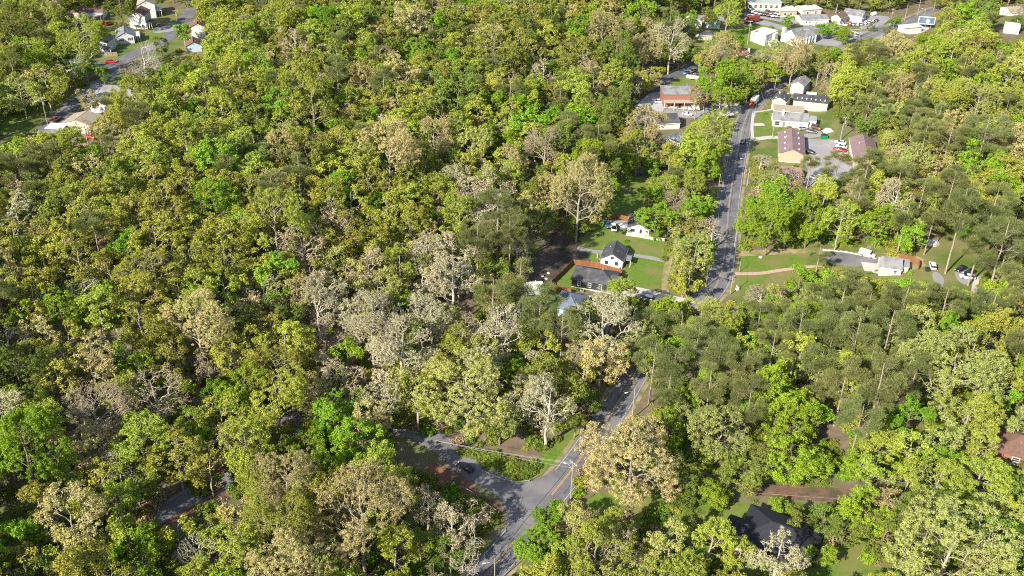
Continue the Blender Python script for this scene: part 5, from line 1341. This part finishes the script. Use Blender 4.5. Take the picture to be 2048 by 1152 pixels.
UP = utility_pole
UP('a', 'lamp pole with white lamp beside the shaded stretch of main road', (1264, 838), (1270, 775), arm=False, lamp=1)
UP('b', 'pole with crossarm and lamp at the road side by the small lawn', (1141, 1000), (1142, 924), lamp=1, az=R_(-50))
UP('c', 'lamp pole at the very bottom edge of the road', (989, 1170), (986, 1117), arm=False, lamp=1)
UP('d', 'thin pole in the bushes at the bottom, left of the road', (902, 1160), (896, 1111), arm=False, r=.11)
UP('e', 'pole standing between the lime row and concrete walk of the long white house', (1544, 276), (1547, 246), arm=False)
UP('f', 'road side lamp pole left of the bare tree by the motel', (1489, 348), (1495, 311), arm=False, lamp=1)
UP('g', 'pale short pole at the roadside below the motel bank', (1494, 372), (1497, 335), arm=False, r=.2)
UP('h', 'pole on the left kerb of the main road opposite the lime row', (1435, 392), (1440, 348), arm=False)
UP('i', 'pole at the mouth of the gravel drive', (1468, 498), (1471, 452), arm=False)
UP('j', 'pole on the left kerb by the pale lime tree', (1411, 576), (1416, 545), arm=False, r=.11)
UP('k', 'pole beside the white monument on the right kerb', (1460, 590), (1464, 550), arm=False)
UP('k2', 'pale post at the end of the rubble path', (1478, 545), (1479, 523), arm=False, r=.1)
UP('l', 'pole with round transformer beside the cream gabled blocks', (1547, 190), (1553, 149), tr=1, az=R_(20))
UP('m', 'pole with wide crossarm behind the orange truck', (1514, 204), (1519, 172), az=R_(-10))
UP('n', 'lamp post at the left kerb near the concrete apron', (1481, 206), (1484, 184), arm=False, r=.1, lamp=-1)
UP('o', 'twin pole with transformer at the back of the motel lot, right one', (1683, 278), (1689, 234), tr=1)
UP('o2', 'slanting twin pole at the back of the motel lot, left one', (1680, 281), (1686, 246), arm=False)
UP('p', 'pole with two transformers left of the church hall', (1494.6, 89), (1502, 41), tr=2)
UP('q', 'pole in front of the church buttresses', (1607, 95), (1612, 58), tr=1)
UP('r', 'tall pole below the long workshop', (1719, 75), (1728, 36))
UP('s', 'pole between church roof and shops', (1624.6, 55), (1626, 38), arm=False, r=.25)
UP('t', 'tall pole with transformer left of the round street tree', (1778, 57), (1788, 17), tr=1)
UP('u', 'tall pole right of the round street tree', (1809, 41), (1816, 7), arm=False)
UP('v', 'tall pole left behind the billboard', (1834, 33), (1841, -5))
UP('w', 'short lamp pole on the far kerb above the billboard', (1849, 29), (1854, 15), arm=False, lamp=1)
UP('x', 'tall pole right of the billboard on the upper road', (1867, 21), (1875, -3))
UP('y', 'pole beside the small white block building, top', (1312, 39), (1315, 1))
UP('z', 'pole with crossarm on the bare street at the top', (1373, 33), (1374, 9), az=R_(10))
UP('z2', 'pole in front of the white house near church green', (1390, 48), (1392, 21), arm=False)
UP('z3', 'thin pole on the church green', (1416, 70), (1416.5, 58), arm=False, r=.1)
UP('A', 'tall pale pole with lamp on the hill street below the lawn', (95.6, 250), (84, 194), tr=1, lamp=1)
UP('B', 'pole with transformer at the top of the hill street', (354, 45), (348, 20), tr=1)
UP('C', 'pole leaning beside the slim sapling at the red car bend', (197, 145), (188, 115), arm=False)
UP('D', 'pole on the right hillside above the white billboard tree', (1998, 24), (2007, 2), arm=False)
UP('E', 'lamp post in the shaded back lawn beside the back road', (1299, 172), (1302, 132), arm=False, r=.1)
def wire(label, p, q, sag=.02, r=.02, name='power_line'):
    p, q = Vector(p), Vector(q); n = 14; L = (q - p).length
    P = [p.lerp(q, i / n) - Vector((0, 0, 4 * sag * L * (i / n) * (1 - i / n))) for i in range(n + 1)]
    mb = MB()
    for i in range(n + 1):
        d = (P[min(i + 1, n)] - P[max(i - 1, 0)]).normalized(); a = d.orthogonal().normalized(); b_ = d.cross(a)
        mb.v += [tuple(P[i] + (a * math.cos(t) + b_ * math.sin(t)) * r) for t in (0, 2.09, 4.19)]
    mb.f = [(3 * i + j, 3 * i + (j + 1) % 3, 3 * i + 3 + (j + 1) % 3, 3 * i + 3 + j) for i in range(n) for j in range(3)]
    return tag(mb.build(name, M_wire), label, 'wire')
T = TOPS
for i, dz in enumerate((0.0, -.35, -1.6)):
    wire(('topmost', 'middle', 'lowest')[i] + ' of three pale wires crossing the side road mouth', T['b'] + Vector((0, 0, dz)), at(868, 880, 10.0 - i * .5), .012)
wire('pale wire along the main road from the crossarm pole to the shaded lamp pole', T['b'], T['a'])
wire('pale wire along the main road at the bottom edge', T['b'], T['c'])
wire('long pale wire over the bushes at the lower right, upper strand', at(1490, 925, 9), at(2090, 990, 8), .012)
wire('long pale wire over the bushes at the lower right, lower strand', at(1500, 985, 7), at(2090, 1012, 8), .012)
for a_, b_, l in (('i', 'h', 'wire from the gravel drive pole across the main road'), ('k', 'i', 'wire along the right kerb by the roadside lawn'), ('h', 'f', 'wire across the main road to the motel lamp pole'), ('f', 'm', 'wire along the main road past the front lawn'), ('m', 'l', 'wire between the truck pole and transformer pole'),
                  ('e', 'm', 'wire over the front lawn'), ('p', 'q', 'wire in front of the church'), ('r', 't', 'wire along the upper road by the workshop'), ('t', 'u', 'wire behind the round street tree'), ('u', 'v', 'wire left of the billboard'), ('v', 'x', 'wire above the billboard'), ('y', 'z', 'wire over the bare street at the top'), ('A', 'C', 'wire along the hill street'), ('C', 'B', 'wire up the hill street')):
    wire(l, T[a_], T[b_])

# ------------------------------------------------------------------ fences, rails and small things
M_cedar = mat('orange_cedar', (0.29, 0.115, 0.05), (0.17, 0.075, 0.04), 1.2, stretch=(1, 1, .15))
M_bfence = mat('brown_fence', (0.2, 0.1, 0.06), (0.13, 0.07, 0.05), 2.0)
M_grey_f = mat('grey_fence', (0.34, 0.28, 0.2), (0.25, 0.21, 0.15), 2.0)
def fence(label, pts, h, m, name='board_fence', step=2.4, cat='fence'):
    P = [at(*p) for p in pts]; o = empty(name, tuple(P[0]), 0, label, cat); O = P[0]
    def po(x, y): MB().box((x - O.x, y - O.y, H(x, y) - O.z + h / 2 - .1), (.13, .13, h + .4)).build('post', m, o)
    for a, b_ in zip(P, P[1:]):
        L = (b_ - a).to_2d().length; n = max(1, round(L / step)); d = (b_ - a).to_2d() / n; rz = math.atan2(d.y, d.x); w = d.length
        for i in range(n):
            x0, y0 = a.x + d.x * i, a.y + d.y * i; mb = MB(); nb = 12
            po(x0, y0)
            for k in range(nb):
                t = (k + .5) / nb; x, y = x0 + d.x * t, y0 + d.y * t; j = .025 * ((k % 2) - .5)
                mb.box((x - O.x - math.sin(rz) * j, y - O.y + math.cos(rz) * j, H(x, y) - O.z + h / 2), (w / nb * .96, .03, h + .02 * (k % 3)), rz)
            mb.build('panel', m, o, 'stuff')
    po(P[-1].x, P[-1].y)
    return o
fence('orange cedar fence wrapping round three sides of the black house', [(1243, 552), (1240, 548), (1190, 534), (1146, 529), (1124, 551), (1102, 572), (1103, 578), (1120, 583), (1142, 588)], 1.9, M_cedar)
fence('orange red board fence at the back of the shaded garden', [(1215, 436), (1232, 437), (1262, 443)], 1.8, M_cedar)
fence('brown board fence between the lime tree and main road', [(1340, 462), (1358, 463), (1385, 468)], 1.6, M_bfence)
fence('weathered board fence above the red car on the hill', [(197, 113), (215, 113), (235, 112)], 1.8, M_grey_f)
fence('tan board fence below the blue house', [(365, 132), (385, 134), (402, 139)], 1.8, M_grey_f)
fence('orange board fence at the right end of the clay terrace', [(1797, 518), (1815, 521), (1837, 529), (1836, 540)], 1.9, M_cedar)
fence('white picket fence at the wood edge by the shaded lot', [(1236, 250), (1247, 247), (1259, 245)], 1.0, M_white)
def wall(label, pts, h, t, m, name='garden_wall', cat='wall'):
    P = [at(*p) for p in pts]; O = P[0]; o = empty(name, tuple(O), 0, label, cat)
    for a, b_ in zip(P, P[1:]):
        d = (b_ - a).to_2d(); n = max(1, round(d.length / 2.0)); rz = math.atan2(d.y, d.x)
        for i in range(n):
            x, y = a.x + d.x * (i + .5) / n, a.y + d.y * (i + .5) / n
            MB().box((x - O.x, y - O.y, H(x, y) - O.z + h / 2 - .2), (d.length / n - .02, t, h + .4 + .01 * (i % 2)), rz).build('block', m, o)
    return o
wall('pale block retaining wall in front of the twin gabled house', [(1252, 471), (1275, 474), (1296, 478), (1329, 482)], 1.0, .3, M_block)
wall('pale block kerb wall along the clay bank above the terrace house', [(1645, 501), (1690, 505), (1720, 511), (1752, 518)], .5, .3, M_conc)
wall('low concrete edge of the gravel drive by the big lawn', [(1262, 582), (1300, 588), (1330, 597)], .3, .25, M_conc, name='concrete_kerb', cat='kerb')
def rail(label, pts, m=mat('weathered_rail', (0.3, 0.29, 0.28), (0.22, 0.21, 0.2), 2.0)):
    L = pl(pts); O = at(*pts[0]); o = empty('guard_rail', tuple(O), 0, label, 'guard rail')
    mb = MB(); n = len(L); pr = [(-.02, .46), (.04, .5), (-.02, .56), (.04, .62), (-.02, .66)]
    for i, p in enumerate(L):
        d = (L[min(i + 1, n - 1)] - L[max(i - 1, 0)]).normalized(); s = Vector((d.y, -d.x)); z = H(p.x, p.y)
        mb.v += [(p.x + s.x * u - O.x, p.y + s.y * u - O.y, z + v - O.z) for u, v in pr]
    mb.f = [(5 * i + j, 5 * i + j + 1, 5 * i + 6 + j, 5 * i + 5 + j) for i in range(n - 1) for j in range(4)]
    r = mb.build('rail', m, o); sm = r.modifiers.new('thick', 'SOLIDIFY'); sm.thickness = .015
    for p in L[::2]: MB().box((p.x - O.x, p.y - O.y, H(p.x, p.y) - O.z + .25), (.14, .14, .9)).build('post', M_wood, o)
rail('galvanised guard rail curving round the inside of the side road mouth', [(962, 943), (985, 953), (1010, 963), (1035, 967), (1058, 964), (1078, 953)])
rail('broken guard rail on the lower edge of the side road', [(922, 975), (945, 988), (968, 1008), (992, 1024)])
rail('guard rail along the far end of the side road', [(788, 862), (820, 866), (850, 872)])
rail('guard rail beside the woodland lane', [(300, 1028), (335, 1008), (372, 985)])
def lump(label, name, cat, c, r, m, seed=1, k=(1, 1, .7)):
    bm = bmesh.new(); bmesh.ops.create_icosphere(bm, subdivisions=2, radius=r); rg = random.Random(seed)
    for v in bm.verts:
        f = rg.uniform(.75, 1.2); v.co = Vector((v.co.x * k[0] * f, v.co.y * k[1] * f, max(v.co.z * k[2] * f, -.2 * r)))
    me = bpy.data.meshes.new(name); bm.to_mesh(me); bm.free()
    o = link(name, me, None, m); o.location = at(*c); o.location.z += .15 * r; return tag(o, label, cat)
lump('white stone monument beside the roadside lawn', 'stone_monument', 'monument', (1474, 580), .8, M_wroof, 3, (.8, .7, 2.0))
lump('pale boulder on the corner of the roadside lawn', 'boulder', 'boulder', (1521, 515), .7, M_block, 4)
for i, (x, y) in enumerate([(1097, 547), (1085, 553), (1092, 558)]):
    lump(('upper', 'left', 'lower')[i] + ' of three pale rocks scattered on the dirt yard', 'rock', 'rock', (x, y), .55, M_block, 10 + i)
lump('white heap of covered junk beside the green dumpster', 'covered_heap', 'heap', (1655, 264), 2.6, M_wroof, 7, (1, .7, .6))
lump('pile of pale junk by the clearing under the bushes', 'junk_pile', 'heap', (1862, 490), 2.4, M_wroof, 9, (1.2, .7, .6))
lump('white boulder in the clay cutting at the lower right', 'boulder', 'boulder', (1897, 1010), .7, M_white, 12)
M_dump = mat('green_dumpster', (0.01, 0.2, 0.09), (0.01, 0.15, 0.07), 1, rough=.5)
p = at(1648, 277); o = empty('dumpster', p, R_(-8), 'green dumpster at the back edge of the motel lot', 'dumpster')
q = MB(); q.prism([(-.8, .1), (.8, .1), (1.0, 1.5), (-1.0, 1.7)], -1.3, 1.3, lambda u, v, b: (b, u, v)); q.build('bin', M_dump, o)
q = MB(); q.prism([(-1.05, 1.74), (1.05, 1.54), (1.05, 1.6), (-1.05, 1.8)], -1.3, 1.3, lambda u, v, b: (b, u, v)); q.build('lid', M_dark, o)
for x in (-1.38, 1.38): MB().box((x, 0, 1.0), (.14, 1.2, .2)).build('lifting_pocket', M_dump, o)
p = at(1854, 543); o = empty('wheelie_bin', p, R_(10), 'dark bin standing by the short paved pad on the hill', 'bin')
q = MB(); q.prism([(-.5, .1), (.5, .1), (.62, 1.2), (-.62, 1.2)], -.6, .6, lambda u, v, b: (b, u, v)); q.build('bin', M_glass, o); MB().box((0, 0, 1.26), (1.3, 1.35, .1)).build('lid', M_dark, o)
p = at(1248, 456); o = empty('pool', p, 0, 'round above ground pool with pale cover beside the twin gabled house', 'pool')
MB().tube((0, 0, -.1), (0, 0, 1.0), 1.7, 1.7, 24).build('side_wall', M_slate, o); MB().tube((0, 0, 1.0), (0, 0, 1.08), 1.78, 1.78, 24).build('cover', M_wroof, o)
# billboard
p = at(1850, 56); o = empty('billboard', p, R_(-8), 'blue billboard with a white disc in a white frame above the upper road', 'billboard')
M_bb = mat('billboard_blue', (0.07, 0.12, 0.2), (0.14, 0.2, 0.29), .4, rough=.5)
MB().box((0, 0, 4.3), (8.4, .3, 3.6)).build('panel', M_bb, o)
for x, z, w, h_ in ((0, 6.2, 8.9, .3), (0, 2.4, 8.9, .3), (-4.35, 4.3, .3, 3.5), (4.35, 4.3, .3, 3.5)): MB().box((x, 0, z), (w, .4, h_)).build('frame', M_white, o)
MB().tube((.6, -.17, 4.0), (.6, -.2, 4.0), 1.05, 1.05, 20).build('disc', M_white, o)
for x in (-3, 0, 3): MB().tube((x, .3, -.5), (x, .3, 6.0), .15).build('leg', M_metal, o)
MB().box((0, -.8, 2.3), (8.4, .8, .08)).build('catwalk', M_metal, o)
# log / timber pile by the church shed and picnic bits
p = at(1622, 193); o = empty('parked_trailer', p, R_(-10), 'white trailer on gravel behind the long cream block', 'trailer')
MB().box((0, 0, 1.1), (4.5, 2.0, 1.5)).build('body', M_white, o); MB().box((2.9, 0, .45), (1.4, .12, .1)).build('drawbar', M_metal, o)
for y in (-1.05, 1.05): w = link('wheel', WH, o); w.location = (0, y, .33)
p = at(1385, 158); o = empty('white_trailer', p, R_(-20), 'long white trailer on the back lawn under the lime tree', 'trailer')
MB().box((0, 0, 1.0), (6.0, 2.0, 1.1)).build('body', M_white, o)
for x in (-.5, .5):
    for y in (-1.05, 1.05): w = link('wheel', WH, o); w.location = (x, y, .33)
MB().box((3.6, 0, .5), (1.4, .12, .1)).build('drawbar', M_metal, o)
